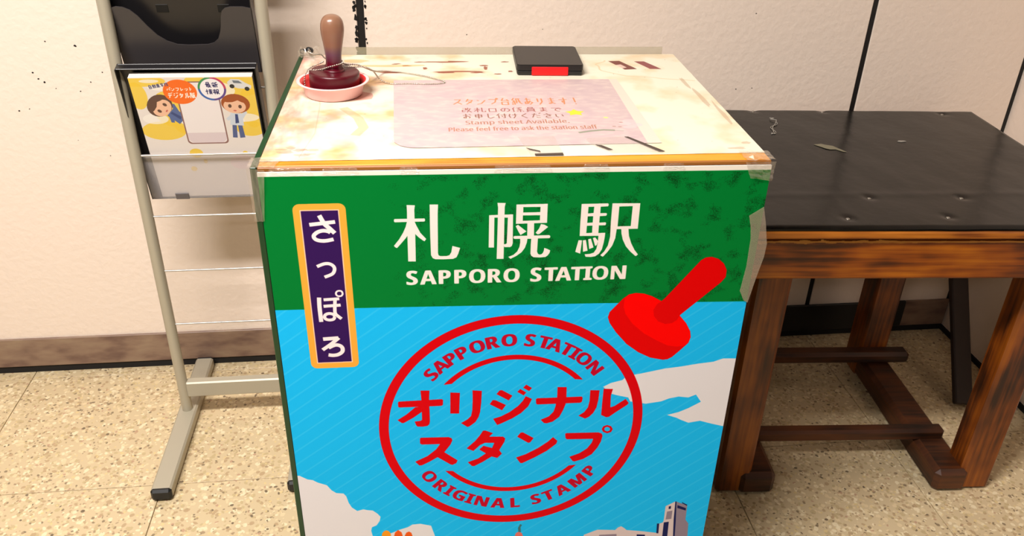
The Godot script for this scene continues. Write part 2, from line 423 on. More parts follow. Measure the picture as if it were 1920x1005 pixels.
const ART = {
	"kanji": [
		"P -1445,-423 -1338,-429 -1347,-495 -1348,-666 -1346,-841 -1352,-1261 -1454,-1258 -1450,-871 -1447,-664 -1443,-514",
		"P -1615,-628 -1604,-621 -1223,-621 -1213,-628 -1214,-659 -1225,-666 -1606,-669 -1617,-658",
		"P -1449,-664 -1469,-740 -1506,-826 -1563,-924 -1633,-1016 -1617,-1039 -1593,-1051 -1542,-991 -1475,-909 -1446,-866 -1431,-751",
		"P -1350,-661 -1328,-721 -1278,-832 -1204,-924 -1228,-958 -1252,-943 -1304,-897 -1348,-846 -1358,-753",
		"P -1148,-422 -1039,-424 -1046,-565 -1053,-1139 -1047,-1173 -1026,-1187 -941,-1189 -901,-1177 -876,-1132 -860,-1037 -757,-1070 -782,-1157 -807,-1213 -852,-1235 -982,-1239 -1091,-1234 -1126,-1216 -1147,-1170 -1151,-890 -1151,-671",
		"P -266,-416 -158,-421 -169,-477 -170,-693 -169,-1027 -170,-1254 -265,-1252 -261,-912 -257,-486",
		"P -373,-593 -57,-587 -51,-1018 -62,-1058 -85,-1076 -165,-1074 -173,-1032 -146,-1027 -132,-1016 -125,-634 -303,-630 -303,-1077 -375,-1075",
		"P -16,-445 398,-443 400,-723 -16,-728 | 76,-485 304,-487 302,-562 77,-563 | 74,-606 302,-608 302,-682 74,-686",
		"P 137,-717 227,-719 232,-925 228,-958 141,-956 139,-833",
		"P -18,-763 11,-742 129,-844 50,-898 19,-841",
		"P 319,-738 369,-750 418,-784 382,-817 305,-887 280,-892 252,-869 297,-804",
		"P -44,-918 -29,-909 436,-907 452,-919 453,-944 438,-954 -28,-954 -43,-942",
		"P 47,-942 147,-945 139,-1012 116,-1091 73,-1158 4,-1213 -76,-1257 -107,-1225 -37,-1195 12,-1145 40,-1077 49,-1010",
		"P 197,-946 287,-948 283,-1152 295,-1187 318,-1201 343,-1197 362,-1177 374,-1143 379,-1100 420,-1116 462,-1140 454,-1180 430,-1219 401,-1241 319,-1247 238,-1240 207,-1219 193,-1184 193,-1036",
		"P 849,-455 1200,-453 1212,-462 1212,-489 1203,-497 1108,-501 1109,-596 1186,-595 1200,-604 1197,-628 1189,-636 1106,-640 1106,-736 1187,-733 1199,-742 1197,-769 1190,-777 1104,-778 1105,-892 1199,-890 1198,-949 1190,-1039 1173,-1142 1137,-1210 1088,-1249 1027,-1259 954,-1253 938,-1214 1013,-1209 1063,-1191 1095,-1134 1108,-1037 1108,-935 852,-931 848,-717 | 944,-500 1020,-499 1018,-591 944,-596 | 943,-640 1016,-638 1016,-732 942,-736 | 941,-780 1016,-778 1018,-886 940,-889",
		"P 841,-994 889,-997 877,-1203 806,-1172",
		"P 900,-998 942,-993 976,-1159 913,-1175",
		"P 972,-983 1009,-974 1055,-1110 996,-1135",
		"P 1035,-967 1067,-957 1112,-1015 1096,-1077 1074,-1088",
		"P 1262,-454 1639,-460 1641,-841 1352,-840 1344,-975 1312,-1088 1258,-1179 1202,-1252 1187,-1258 1156,-1234 1206,-1177 1250,-1087 1270,-951 1262,-726 | 1359,-503 1539,-501 1540,-797 1361,-798",
		"P 1413,-836 1513,-838 1530,-946 1572,-1061 1628,-1166 1682,-1236 1658,-1261 1642,-1256 1568,-1187 1499,-1104 1448,-1000 1423,-909",
	],
	"kana": [
		"S61 -2567,-547 -2514,-665 -2456,-732 -2389,-810",
		"S54 -2704,-680 -2372,-645",
		"S54 -2444,-801 -2477,-779 -2540,-769 -2611,-791 -2661,-839 -2648,-888 -2592,-914 -2512,-918 -2411,-898",
		"S48 -2661,-1302 -2564,-1263 -2493,-1265 -2443,-1304 -2435,-1359 -2470,-1421 -2575,-1467",
		"S58 -2675,-1784 -2682,-1936 -2679,-2178",
		"S47 -2618,-1822 -2406,-1812",
		"S48 -2627,-1926 -2395,-1914",
		"S48 -2464,-1820 -2480,-1986 -2475,-2053 -2439,-2098 -2399,-2137",
		"S46 -2489,-2101 -2510,-2140 -2566,-2151 -2614,-2133 -2628,-2096 -2608,-2060 -2558,-2045 -2504,-2062 -2486,-2101",
		"S26 -2353,-1730 -2370,-1763 -2403,-1772 -2433,-1761 -2445,-1727 -2428,-1695 -2396,-1686 -2366,-1697 -2354,-1733",
		"S60 -2679,-2465 -2466,-2454",
		"S55 -2460,-2450 -2574,-2552 -2700,-2647",
		"S58 -2616,-2615 -2525,-2572 -2457,-2583 -2423,-2628 -2431,-2689 -2487,-2733 -2558,-2746 -2626,-2735",
	],
	"katakana": [
		"P -1354,-3429 -1222,-3435 -1234,-3638 -1230,-3782 -1228,-4000 -1237,-4064 -1266,-4099 -1338,-4110 -1417,-4104 -1437,-4077 -1457,-4006 -1364,-3993 -1346,-3976 -1345,-3830 -1342,-3651",
		"P -1690,-3633 -1675,-3616 -1043,-3603 -1025,-3622 -1030,-3711 -1052,-3728 -1672,-3727 -1690,-3713",
		"P -1441,-3735 -1335,-3722 -1345,-3826 -1475,-3932 -1621,-4025 -1649,-4023 -1711,-3965 -1572,-3863",
		"P -917,-3485 -776,-3498 -790,-3887 -922,-3880",
		"P -590,-3461 -451,-3478 -459,-3696 -475,-3876 -496,-3966 -546,-4065 -640,-4147 -669,-4151 -763,-4072 -662,-4003 -611,-3942 -593,-3833 -587,-3635",
		"P -186,-3481 -151,-3479 6,-3590 -47,-3677 -235,-3549",
		"P -290,-3659 -248,-3661 -88,-3760 -144,-3860 -332,-3734",
		"P 207,-3609 303,-3666 250,-3804 145,-3927 16,-4021 -156,-4114 -214,-4139 -278,-4015 -159,-3975 -30,-3899 98,-3787 167,-3691",
		"P 208,-3394 296,-3461 255,-3516 162,-3450",
		"P 120,-3471 213,-3541 175,-3593 76,-3522",
		"P 361,-3674 382,-3657 1056,-3658 1073,-3683 1067,-3755 1042,-3776 386,-3775 368,-3756",
		"P 679,-3462 817,-3469 824,-3670 817,-3797 786,-3905 734,-4032 635,-4120 548,-4147 504,-4141 449,-4072 571,-4014 641,-3925 665,-3826 683,-3663",
		"P 1180,-3544 1322,-3554 1317,-3731 1299,-3877 1255,-3985 1193,-4057 1136,-4087 1028,-4025 1113,-3959 1166,-3870 1183,-3743",
		"P 1382,-3527 1525,-3539 1503,-3668 1514,-3888 1578,-3864 1737,-3738 1793,-3819 1770,-3855 1617,-3977 1506,-4073 1462,-4077 1381,-4029 1380,-3789",
		"P -1388,-4335 -1366,-4323 -953,-4335 -910,-4357 -896,-4401 -926,-4485 -1023,-4632 -819,-4810 -842,-4867 -901,-4899 -931,-4887 -1128,-4727 -1255,-4812 -1374,-4879 -1411,-4881 -1475,-4799 -1281,-4694 -1147,-4567 -1086,-4466 -1363,-4459 -1388,-4439",
		"P -429,-4239 -393,-4237 -275,-4295 -333,-4361 -120,-4373 -85,-4410 -96,-4476 -174,-4641 -131,-4715 -202,-4799 -292,-4764 -425,-4863 -559,-4944 -596,-4941 -663,-4858 -500,-4790 -382,-4694 -486,-4610 -420,-4539 -286,-4590 -254,-4490 -398,-4481 -472,-4521 -574,-4634 -681,-4576 -545,-4431 -473,-4321",
		"P 149,-4309 185,-4306 355,-4429 303,-4514 274,-4520 99,-4388",
		"P 657,-4427 728,-4504 716,-4562 572,-4699 382,-4824 189,-4931 159,-4923 92,-4807 244,-4747 434,-4632 579,-4515",
		"P 844,-4367 870,-4359 1365,-4372 1420,-4400 1436,-4449 1417,-4564 1373,-4678 1291,-4811 1160,-4902 1025,-4947 994,-4937 935,-4844 1091,-4779 1206,-4688 1274,-4575 1291,-4498 877,-4484 853,-4458",
		"P 1587,-4319 1566,-4376 1506,-4399 1441,-4369 1411,-4310 1433,-4254 1492,-4232 1556,-4261 | 1546,-4317 1535,-4349 1503,-4360 1468,-4345 1452,-4312 1463,-4280 1495,-4269 1529,-4284",
	],
	"icon_side": [
		"P 1615,-1878 1713,-1856 1832,-1871 1955,-1918 2091,-2000 2385,-2247 2506,-2392 2586,-2537 2608,-2641 2586,-2743 2463,-2884 2369,-2985 2303,-3025 2233,-3032 2033,-2982 1848,-2879 1659,-2726 1485,-2515 1378,-2350 1344,-2249 1362,-2161 1431,-2075 1537,-1943",
	],
	"icon_top": [
		"P 1615,-1878 1713,-1856 1832,-1871 1955,-1918 2091,-2000 2385,-2247 2506,-2392 2586,-2537 2606,-2651 2577,-2743 2522,-2793 2418,-2803 2274,-2776 2088,-2671 1902,-2551 1712,-2372 1594,-2199 1558,-2079 1562,-1943",
	],
	"icon_handle": [
		"P 2138,-1963 2590,-1350 2651,-1311 2733,-1302 2838,-1339 2925,-1416 2980,-1521 2984,-1634 2928,-1719 2402,-2248 2361,-2336 2298,-2384 2196,-2397 2087,-2346 2017,-2254 1997,-2154 2038,-2057",
	],
	"cloud": [
		"P -3382,-4952 -3244,-4976 -3134,-5055 -3053,-5077 -2987,-5129 -2850,-5195 -2787,-5305 -2720,-5367 -2608,-5386 -2570,-5451 -2544,-5586 -2502,-5690 -2422,-5772 -2372,-5758 -2323,-5745 -2263,-5766 -2178,-5781 -2108,-5854 -2063,-5926 -2079,-6011 -2134,-6111 -2211,-6148 -2228,-6226 -2210,-6345 -2073,-6379 -2114,-7159 -3558,-7037",
		"P -1907,-6303 -1766,-6234 -1639,-6191 -1561,-6136 -1436,-6128 -1261,-6184 -1238,-6283 -1203,-6423 -1207,-7236 -2127,-7158 -2087,-6395",
		"P 1371,-3491 1483,-3424 1656,-3378 1709,-3309 1940,-3266 2287,-3193 2520,-3168 2782,-3126 3016,-3101 3157,-3047 3458,-3060 3450,-4371 3337,-4353 3157,-4297 2961,-4228 2779,-4257 2647,-4191 2580,-4149 2419,-4084 2597,-4036 2742,-3967 2925,-3852 2830,-3709 2715,-3759 2560,-3733 2412,-3763 2297,-3813 2059,-3846 1812,-3788 1775,-3712 1592,-3659 1500,-3625",
	],
	"flower_yellow": [
		"P -2066,-6356 -2054,-6292 -2023,-6250 -1985,-6235 -1948,-6256 -1922,-6302 -1916,-6368 -1924,-6551 -2075,-6539",
	],
	"flower_orange": [
		"P -1866,-6372 -1850,-6298 -1797,-6241 -1743,-6298 -1728,-6382 -1735,-6566 -1874,-6555",
		"P -1696,-6385 -1668,-6312 -1623,-6289 -1586,-6319 -1570,-6394 -1576,-6578 -1703,-6568",
	],
	"dome_red": [
		"P 115,-6523 132,-6461 176,-6427 231,-6464 252,-6534 282,-6625 99,-6611",
	],
	"spire": [
		"P 173,-6439 165,-6339 198,-6254 230,-6281 206,-6329 216,-6443",
	],
	"tower_light": [
		"P 2620,-6024 2774,-5929 2811,-6336 2863,-7034 2568,-7011 2542,-6425 2613,-6397 2626,-6348",
		"P 1275,-6634 1284,-6584 1510,-6483 1808,-6514 1853,-6458 1906,-6432 1966,-6483 2007,-6529 2259,-6573 2604,-6650 2715,-6745 2768,-7203 1255,-7081",
	],
	"tower_dark": [
		"P 2786,-5930 2990,-6034 3000,-6358 3062,-6455 3107,-7054 2863,-7034 2811,-6336",
		"P 2659,-6150 2749,-6132 2753,-6323 2655,-6333",
		"P 1544,-6607 1841,-6609 1850,-6712 1550,-6689",
	],
	"tower_navy": [
		"P 2632,-6398 2717,-6388 2732,-6780 2643,-6774",
		"P 2774,-5929 2795,-5930 2837,-6397 2861,-6756 2832,-6754 2795,-6343",
		"P 2821,-6014 2975,-6094 2977,-6148 2825,-6080",
		"P 2192,-6645 2337,-6664 2340,-6819 2201,-6808",
		"P 2516,-6415 2556,-6418 2566,-6648 2531,-6645",
		"P 2676,-6036 2712,-6023 2716,-6089 2679,-6094",
		"P 2893,-5954 2987,-6017 2984,-6042 2890,-5973",
	],
	"arc_top": "S,1609,-49.7 A,1580,-42.5 P,1612,-35.5 P,1597,-28.6 O,1595,-20.0 R,1584,-11.7 O,1583,-3.0 S,1590,7.9 T,1596,15.8 A,1562,21.6 T,1610,28.9 I,1589,34.1 O,1599,40.2 N,1601,49.0",
	"arc_bottom": "O,1630,-126.2 R,1627,-135.8 I,1608,-142.4 G,1609,-149.2 I,1598,-156.0 N,1596,-163.2 A,1587,-173.0 L,1601,177.1 S,1581,164.9 T,1563,157.1 A,1631,148.2 M,1609,137.6 P,1600,127.8",
}

# ---------------------------------------------------------------- where the big things stand
const BOX_AT := Vector3(0.1358, 0.0, 0.8847)    # below the middle of the box's upper front edge
const BOX_TURN := -0.0226
const SHEET := 0.8963                            # upper edge of the green print
const LID := 0.908                               # top of the lid

func on_lid(u: float, h: float, w: float) -> Vector3:
	return BOX_AT + Basis(Vector3.UP, BOX_TURN) * Vector3(u, LID + h, w)

func _ready() -> void:
	var cam := Camera3D.new()
	cam.name = "camera"
	add_child(cam)
	cam.position = Vector3(0, 1.3276, 1.8867)
	cam.rotation = Vector3(-0.5145, -0.1296, 0.0271)
	cam.fov = 34.963
	cam.near = 0.05
	cam.current = true
	var env := Environment.new()
	env.background_mode = Environment.BG_COLOR
	env.background_color = Color(0.02, 0.02, 0.02)
	env.tonemap_mode = Environment.TONE_MAPPER_LINEAR
	env.tonemap_exposure = 1.0
	env.sdfgi_enabled = true
	env.ssao_enabled = true
	env.ssil_enabled = true
	var we := WorldEnvironment.new()
	we.name = "world"
	we.environment = env
	add_child(we)
	make_materials()
	ceiling_lamp(Vector3(-0.75, 2.64, 1.62), 11.4, "fluorescent ceiling lamp above and to the left of the stamp box")
	ceiling_lamp(Vector3(-1.3, 2.64, 3.75), 2.4, "fluorescent ceiling lamp at the far side of the room behind the viewer")
	room()
	stamp_box()
	paper_notice()
	bench_table()
	leaning_plank()
	brochure_rack()
	stamp_and_tray()
	ball_chain()
	ink_pad()
	bench_litter()

# ---------------------------------------------------------------- materials
func make_materials() -> void:
	var m := mat("wall_paint", Color(0.94, 0.875, 0.815), 0.75)
	m.normal_enabled = true
	m.normal_texture = bumps(11, 0.03, 3.0)
	m.normal_scale = 0.35
	triplanar(m, Vector3.ONE * 3.0, true)
	mat("gasket", Color(0.05, 0.045, 0.045), 0.55)
	m = mat("baseboard_grey", Color.WHITE, 0.45)
	m.albedo_texture = ramp(5, 0.012, [[0.0, Color(0.42, 0.32, 0.28)], [0.5, Color(0.54, 0.44, 0.37)], [1.0, Color(0.60, 0.51, 0.42)]])
	triplanar(m, Vector3(1.5, 4, 1.5), true)
	mat("baseboard_black", Color(0.09, 0.09, 0.095), 0.5)
	mat("shadow_gap", Color(0.06, 0.05, 0.05), 0.8)
	mat("speck", Color(0.12, 0.10, 0.09), 0.8)
	mat("ceiling_paint", Color(0.38, 0.37, 0.36), 0.8)
	mat("hall_wall", Color(0.17, 0.165, 0.16), 0.8)
	m = mat("terrazzo", Color.WHITE, 0.45)
	m.albedo_texture = terrazzo()
	triplanar(m, Vector3.ONE / 0.62, true)
	mat("grout", Color(0.62, 0.55, 0.43), 0.9)
	m = mat("foam_board", Color(0.92, 0.90, 0.87), 0.6)
	m = mat("green_board", Color(0.02, 0.22, 0.09), 0.4)
	m = mat("plywood", Color.WHITE, 0.45)
	m.albedo_texture = wood(71, false, [Color(0.70, 0.43, 0.08), Color(0.86, 0.57, 0.13), Color(0.92, 0.64, 0.18)])
	triplanar(m, Vector3(1.2, 1.2, 1.2))
	m.uv1_offset = Vector3(0.5, 0.5, 0.5)
	mat("ply_edge", Color(0.60, 0.37, 0.13), 0.5)
	m = mat("bench_wood_long", Color.WHITE, 0.38)
	m.albedo_texture = wood(23, false, [Color(0.20, 0.075, 0.01), Color(0.52, 0.25, 0.02), Color(0.70, 0.40, 0.05)])
	triplanar(m, Vector3(1.2, 1.2, 1.2))
	m = mat("bench_wood_tall", Color.WHITE, 0.4)
	m.albedo_texture = wood(37, true, [Color(0.16, 0.06, 0.012), Color(0.44, 0.21, 0.025), Color(0.62, 0.34, 0.05)])
	triplanar(m, Vector3(1.2, 1.2, 1.2))
	m = mat("bench_wood_dark", Color.WHITE, 0.5)
	m.albedo_texture = wood(57, false, [Color(0.10, 0.05, 0.02), Color(0.27, 0.13, 0.04), Color(0.37, 0.19, 0.06)])
	triplanar(m, Vector3(1.2, 1.2, 1.2))
	m = mat("bench_rim", Color.WHITE, 0.35)
	m.albedo_texture = wood(29, false, [Color(0.35, 0.15, 0.03), Color(0.66, 0.38, 0.10), Color(0.78, 0.48, 0.14)])
	triplanar(m, Vector3(1.2, 1.2, 1.2))
	mat("worn_wood", Color(0.74, 0.49, 0.15), 0.5)
	m = mat("dark_wood", Color(0.16, 0.11, 0.09), 0.6)
	m = mat("vinyl", Color(0.022, 0.020, 0.017), 0.22)
	m.metallic_specular = 0.36
	m.normal_enabled = true
	m.normal_texture = bumps(3, 0.02, 2.0)
	m.normal_scale = 0.12
	triplanar(m, Vector3.ONE * 4.0)
	mat("tack", Color(0.55, 0.52, 0.48), 0.35, 0.5)
	m = mat("rack_paint", Color(0.69, 0.66, 0.585), 0.38, 0.15)
	mat("rack_cap", Color(0.06, 0.06, 0.065), 0.5)
	mat("rack_wire", Color(0.72, 0.70, 0.67), 0.3, 0.5)
	m = mat("pocket_plastic", Color(0.115, 0.108, 0.115), 0.32)
	m = mat("pocket_front", Color(0.23, 0.215, 0.22), 0.34)
	mat("pocket_slot", Color(0.03, 0.028, 0.03), 0.6)
	m = clear_mat("pocket_clear", Color(0.92, 0.90, 0.92, 0.22), 0.2)
	mat("clip_grey", Color(0.38, 0.36, 0.37), 0.5)
	clear_mat("tape", Color(0.97, 0.96, 0.93, 0.08), 0.1)
	clear_mat("old_tape", Color(0.76, 0.70, 0.62, 0.22), 0.16)
	clear_mat("lilac_tape", Color(0.90, 0.84, 0.84, 0.04), 0.2)
	clear_mat("clear_strip", Color(0.66, 0.63, 0.52, 0.30), 0.15)
	mat("tape_dirt", Color(0.27, 0.22, 0.19), 0.6)
	mat("tray_pink", Color(0.965, 0.765, 0.755), 0.3)
	mat("tray_ink", Color(0.88, 0.20, 0.20), 0.3)
	mat("stamp_maroon", Color(0.30, 0.035, 0.085), 0.32)
	m = mat("stamp_handle", Color.WHITE, 0.28)
	m.vertex_color_use_as_albedo = true
	mat("chain_metal", Color(0.80, 0.76, 0.70), 0.25, 0.9)
	mat("pad_black", Color(0.085, 0.075, 0.07), 0.42)
	mat("pad_red", Color(0.90, 0.03, 0.06), 0.4)
	mat("white_thread", Color(0.62, 0.60, 0.56), 0.8)
	mat("peeled_scrap", Color(0.46, 0.44, 0.36), 0.7)

func wood(seed_no: int, tall: bool, c: Array) -> ImageTexture:
	var im := Image.create_empty(512, 512, false, Image.FORMAT_RGB8)
	var coarse := noise(seed_no, 0.006, 3)
	var fine := noise(seed_no + 1, 0.02, 3)
	var worn := noise(seed_no + 2, 0.012, 3)
	for y in 512:
		for x in 512:
			var a := x if not tall else y
			var b := y if not tall else x
			var t := 0.5 + 0.55 * coarse.get_noise_2d(a * 0.6, b * 4.0) + 0.35 * fine.get_noise_2d(a * 0.35, b * 9.0)
			t += 0.35 * worn.get_noise_2d(a, b * 1.6)
			t = clampf(t, 0.0, 1.0)
			var col: Color = c[0].lerp(c[1], t * 2.0) if t < 0.5 else c[1].lerp(c[2], t * 2.0 - 1.0)
			im.set_pixel(x, y, col)
	return ImageTexture.create_from_image(im)

func terrazzo() -> ImageTexture:
	var size := 1024
	var pic := Pic.new(size, size, Color(0.80, 0.725, 0.58))
	var rng := RandomNumberGenerator.new()
	rng.seed = 90210
	var tones := [Color(0.86, 0.78, 0.62), Color(0.90, 0.84, 0.70), Color(0.74, 0.66, 0.50), Color(0.70, 0.60, 0.46), Color(0.62, 0.53, 0.41), Color(0.52, 0.45, 0.35), Color(0.42, 0.36, 0.28), Color(0.72, 0.58, 0.47), Color(0.84, 0.75, 0.54)]
	var odds := [30, 26, 22, 16, 12, 9, 6, 6, 14]
	for i in 6500:
		var pick := rng.randi_range(0, 140)
		var k := 0
		while k < 8 and pick > odds[k]:
			pick -= odds[k]
			k += 1
		var r := rng.randf_range(3.0, 12.0) if k < 4 else rng.randf_range(2.5, 8.0)
		var n := rng.randi_range(5, 8)
		var turn := rng.randf() * TAU
		var flat := rng.randf_range(0.45, 1.0)
		var c := Vector2(rng.randf() * size, rng.randf() * size)
		var pts := PackedVector2Array()
		for j in n:
			var a := TAU * j / n
			var q := Vector2(cos(a), sin(a) * flat) * r * rng.randf_range(0.7, 1.1)
			pts.append(q.rotated(turn))
		for ox in [0, -size, size]:
			for oy in [0, -size, size]:
				var p := c + Vector2(ox, oy)
				if p.x > -14 and p.y > -14 and p.x < size + 14 and p.y < size + 14:
					pic.to = Transform2D(0.0, p)
					pic.fill([pts], tones[k], 0.9)
	return pic.texture()

# ---------------------------------------------------------------- the room
func ceiling_lamp(at: Vector3, energy: float, label: String) -> void:
	var t := thing("ceiling_lamp", label, "ceiling lamp", at, 0.0)
	if not mats.has("lamp_shell"):
		mat("lamp_shell", Color(0.9, 0.9, 0.88), 0.5)
		var g := mat("lamp_glow", Color(0.95, 0.93, 0.88), 0.5)
		g.emission_enabled = true
		g.emission = Color(1.0, 0.955, 0.90)
		g.emission_energy_multiplier = 2.0
	obj("housing", boxed(Vector3(-0.64, -0.03, -0.17), Vector3(0.64, 0.02, 0.17), 0.008), mats.lamp_shell, t)
	obj("lamp_diffuser", boxed(Vector3(-0.61, -0.045, -0.14), Vector3(0.61, -0.03, 0.14), 0.004), mats.lamp_glow, t)
	var l := AreaLight3D.new()
	l.name = "lamp_light"
	l.area_size = Vector2(1.2, 0.26)
	l.light_color = Color(1.0, 0.975, 0.955)
	l.light_energy = energy
	l.area_range = 9.0
	l.area_attenuation = 2.0
	l.shadow_enabled = true
	l.position = Vector3(0, -0.055, 0)
	l.rotation = Vector3(-PI / 2, 0, 0)
	t.add_child(l)

func room() -> void:
	# back wall: panels with black joints between them
	var wall := Node3D.new()
	wall.name = "wall_back"
	add_child(wall)
	wall.set_meta("kind", "structure")
	tag(wall, "cream back wall of painted panels with black vertical joints", "wall")
	var edges := [[-2.8, -1.29], [-1.276, -0.106], [-0.090, 1.0655], [1.0785, 1.4835]]
	for e in edges:
		obj("wall_panel", boxed(Vector3(e[0], 0.0, -0.1), Vector3(e[1], 2.7, 0.0), 0.0015), mats.wall_paint, wall)
	for j in [[-1.29, -1.276], [-0.106, -0.090], [1.0655, 1.0785], [1.4835, 1.495]]:
		obj("joint_strip", boxed(Vector3(j[0] + 0.0002, 0.0, -0.08), Vector3(j[1] - 0.0002, 2.7, -0.0025), 0.0005), mats.gasket, wall)
	# ragged sealant on both sides of the joint behind the box
	var st := newst()
	var rng := RandomNumberGenerator.new()
	rng.seed = 41
	for i in 170:
		var left := i % 2 == 0
		var y := 0.80 + rng.randf() * 0.75
		var c := Vector2(-0.1075 - rng.randf() * 0.0035 if left else -0.0885 + rng.randf() * 0.003, y)
		var r := rng.randf_range(0.0022, 0.005) if left else rng.randf_range(0.0015, 0.0035)
		var p := PackedVector2Array()
		for k in 9:
			p.append(c + Vector2(cos(TAU * k / 9), sin(TAU * k / 9) * 1.3) * r * rng.randf_range(0.55, 1.2))
		prism(st, p, Transform3D(Basis(), Vector3(0, 0, -0.0005)), 0.0011)
	obj("sealant_residue", st, mats.gasket, wall).set_meta("kind", "stuff")
	st = newst()
	for s: Vector3 in [Vector3(-0.696, 0.830, 3.2), Vector3(-0.754, 0.840, 1.7), Vector3(-0.794, 0.774, 2.4), Vector3(-0.786, 0.760, 2.2), Vector3(-0.775, 0.753, 2.6), Vector3(-0.681, 0.752, 1.8), Vector3(-0.653, 0.773, 1.6), Vector3(-0.706, 0.732, 1.8), Vector3(-0.842, 0.690, 2.2), Vector3(-0.820, 0.694, 1.5), Vector3(-0.755, 0.739, 1.2), Vector3(-0.674, 0.582, 1.3), Vector3(0.131, 0.849, 1.6), Vector3(0.789, 0.893, 1.6), Vector3(0.808, 0.719, 1.5), Vector3(0.769, 0.717, 1.6), Vector3(-0.735, 0.62, 1.0), Vector3(0.3, 0.86, 1.0)]:
		var p := PackedVector2Array()
		for k in 8:
			p.append(Vector2(s.x, s.y) + Vector2(cos(TAU * k / 8), sin(TAU * k / 8) * 0.8) * s.z * 0.001 * rng.randf_range(0.6, 1.2))
		prism(st, p, Transform3D(Basis(), Vector3(0, 0, -0.0003)), 0.0007)
	obj("wall_speck", st, mats.speck, wall).set_meta("kind", "stuff")
	struct("wall_right", boxed(Vector3(1.495, 0.012, -0.1), Vector3(1.6, 2.7, 1.25), 0.002), mats.wall_paint, "cream return wall at the right end of the bench table", "wall")
	struct("wall_side", boxed(Vector3(1.495, 0.0, 1.2505), Vector3(1.6, 2.7, 4.6), 0.002), mats.hall_wall, "grey wall beyond the cream return wall", "wall")
	struct("wall_left", boxed(Vector3(-2.9, 0.0, -0.1), Vector3(-2.8, 2.7, 4.6), 0.002), mats.hall_wall, "grey wall at the far left of the room", "wall")
	struct("wall_front", boxed(Vector3(-2.9, 0.0, 4.6), Vector3(1.6, 2.7, 4.7), 0.002), mats.hall_wall, "grey wall behind the viewer", "wall")
	struct("ceiling", boxed(Vector3(-2.9, 2.7, -0.1), Vector3(1.6, 2.8, 4.7), 0.002), mats.ceiling_paint, "white ceiling carrying the fluorescent lamps", "ceiling")
	struct("baseboard_back", boxed(Vector3(-2.8, 0.02, -0.0005), Vector3(0.25, 0.102, 0.006), 0.0015), mats.baseboard_grey, "smudged grey baseboard along the left part of the back wall", "baseboard")
	struct("trim_1", boxed(Vector3(-2.8, 0.0, -0.001), Vector3(1.49, 0.02, 0.002), 0.0005), mats.shadow_gap, "black strip between baseboard and floor", "trim")
	struct("baseboard_right", boxed(Vector3(0.25, 0.02, -0.0005), Vector3(1.36, 0.102, 0.008), 0.0015), mats.baseboard_black, "black baseboard behind the bench table", "baseboard")
	struct("trim_2", boxed(Vector3(1.489, 0.0, 0.0), Vector3(1.4955, 0.014, 4.6), 0.0005), mats.shadow_gap, "black strip at the foot of the return wall", "trim")
	struct("baseboard_corner", boxed(Vector3(1.36, 0.02, -0.0005), Vector3(1.49, 0.102, 0.006), 0.0015), mats.baseboard_grey, "grey baseboard in the corner right of the bench table", "baseboard")
	# floor: a slab with terrazzo tiles laid on it
	var slab := struct("floor", boxed(Vector3(-2.9, -0.12, -0.1), Vector3(1.6, -0.004, 4.7), 0.001), mats.grout, "beige terrazzo tile floor", "floor")
	var pitch := 0.4115
	for i in range(-5, 7):
		for k in range(-1, 12):
			var lo := Vector3(maxf(-2.8, -0.970 + pitch * i + 0.0009), -0.012, maxf(0.0, 0.033 + pitch * k + 0.0009))
			var hi := Vector3(minf(1.495, -0.970 + pitch * (i + 1) - 0.0009), 0.0, minf(4.6, 0.033 + pitch * (k + 1) - 0.0009))
			if hi.x - lo.x > 0.01 and hi.z - lo.z > 0.01:
				obj("floor_tile", boxed(lo, hi, 0.0008), mats.terrazzo, slab)

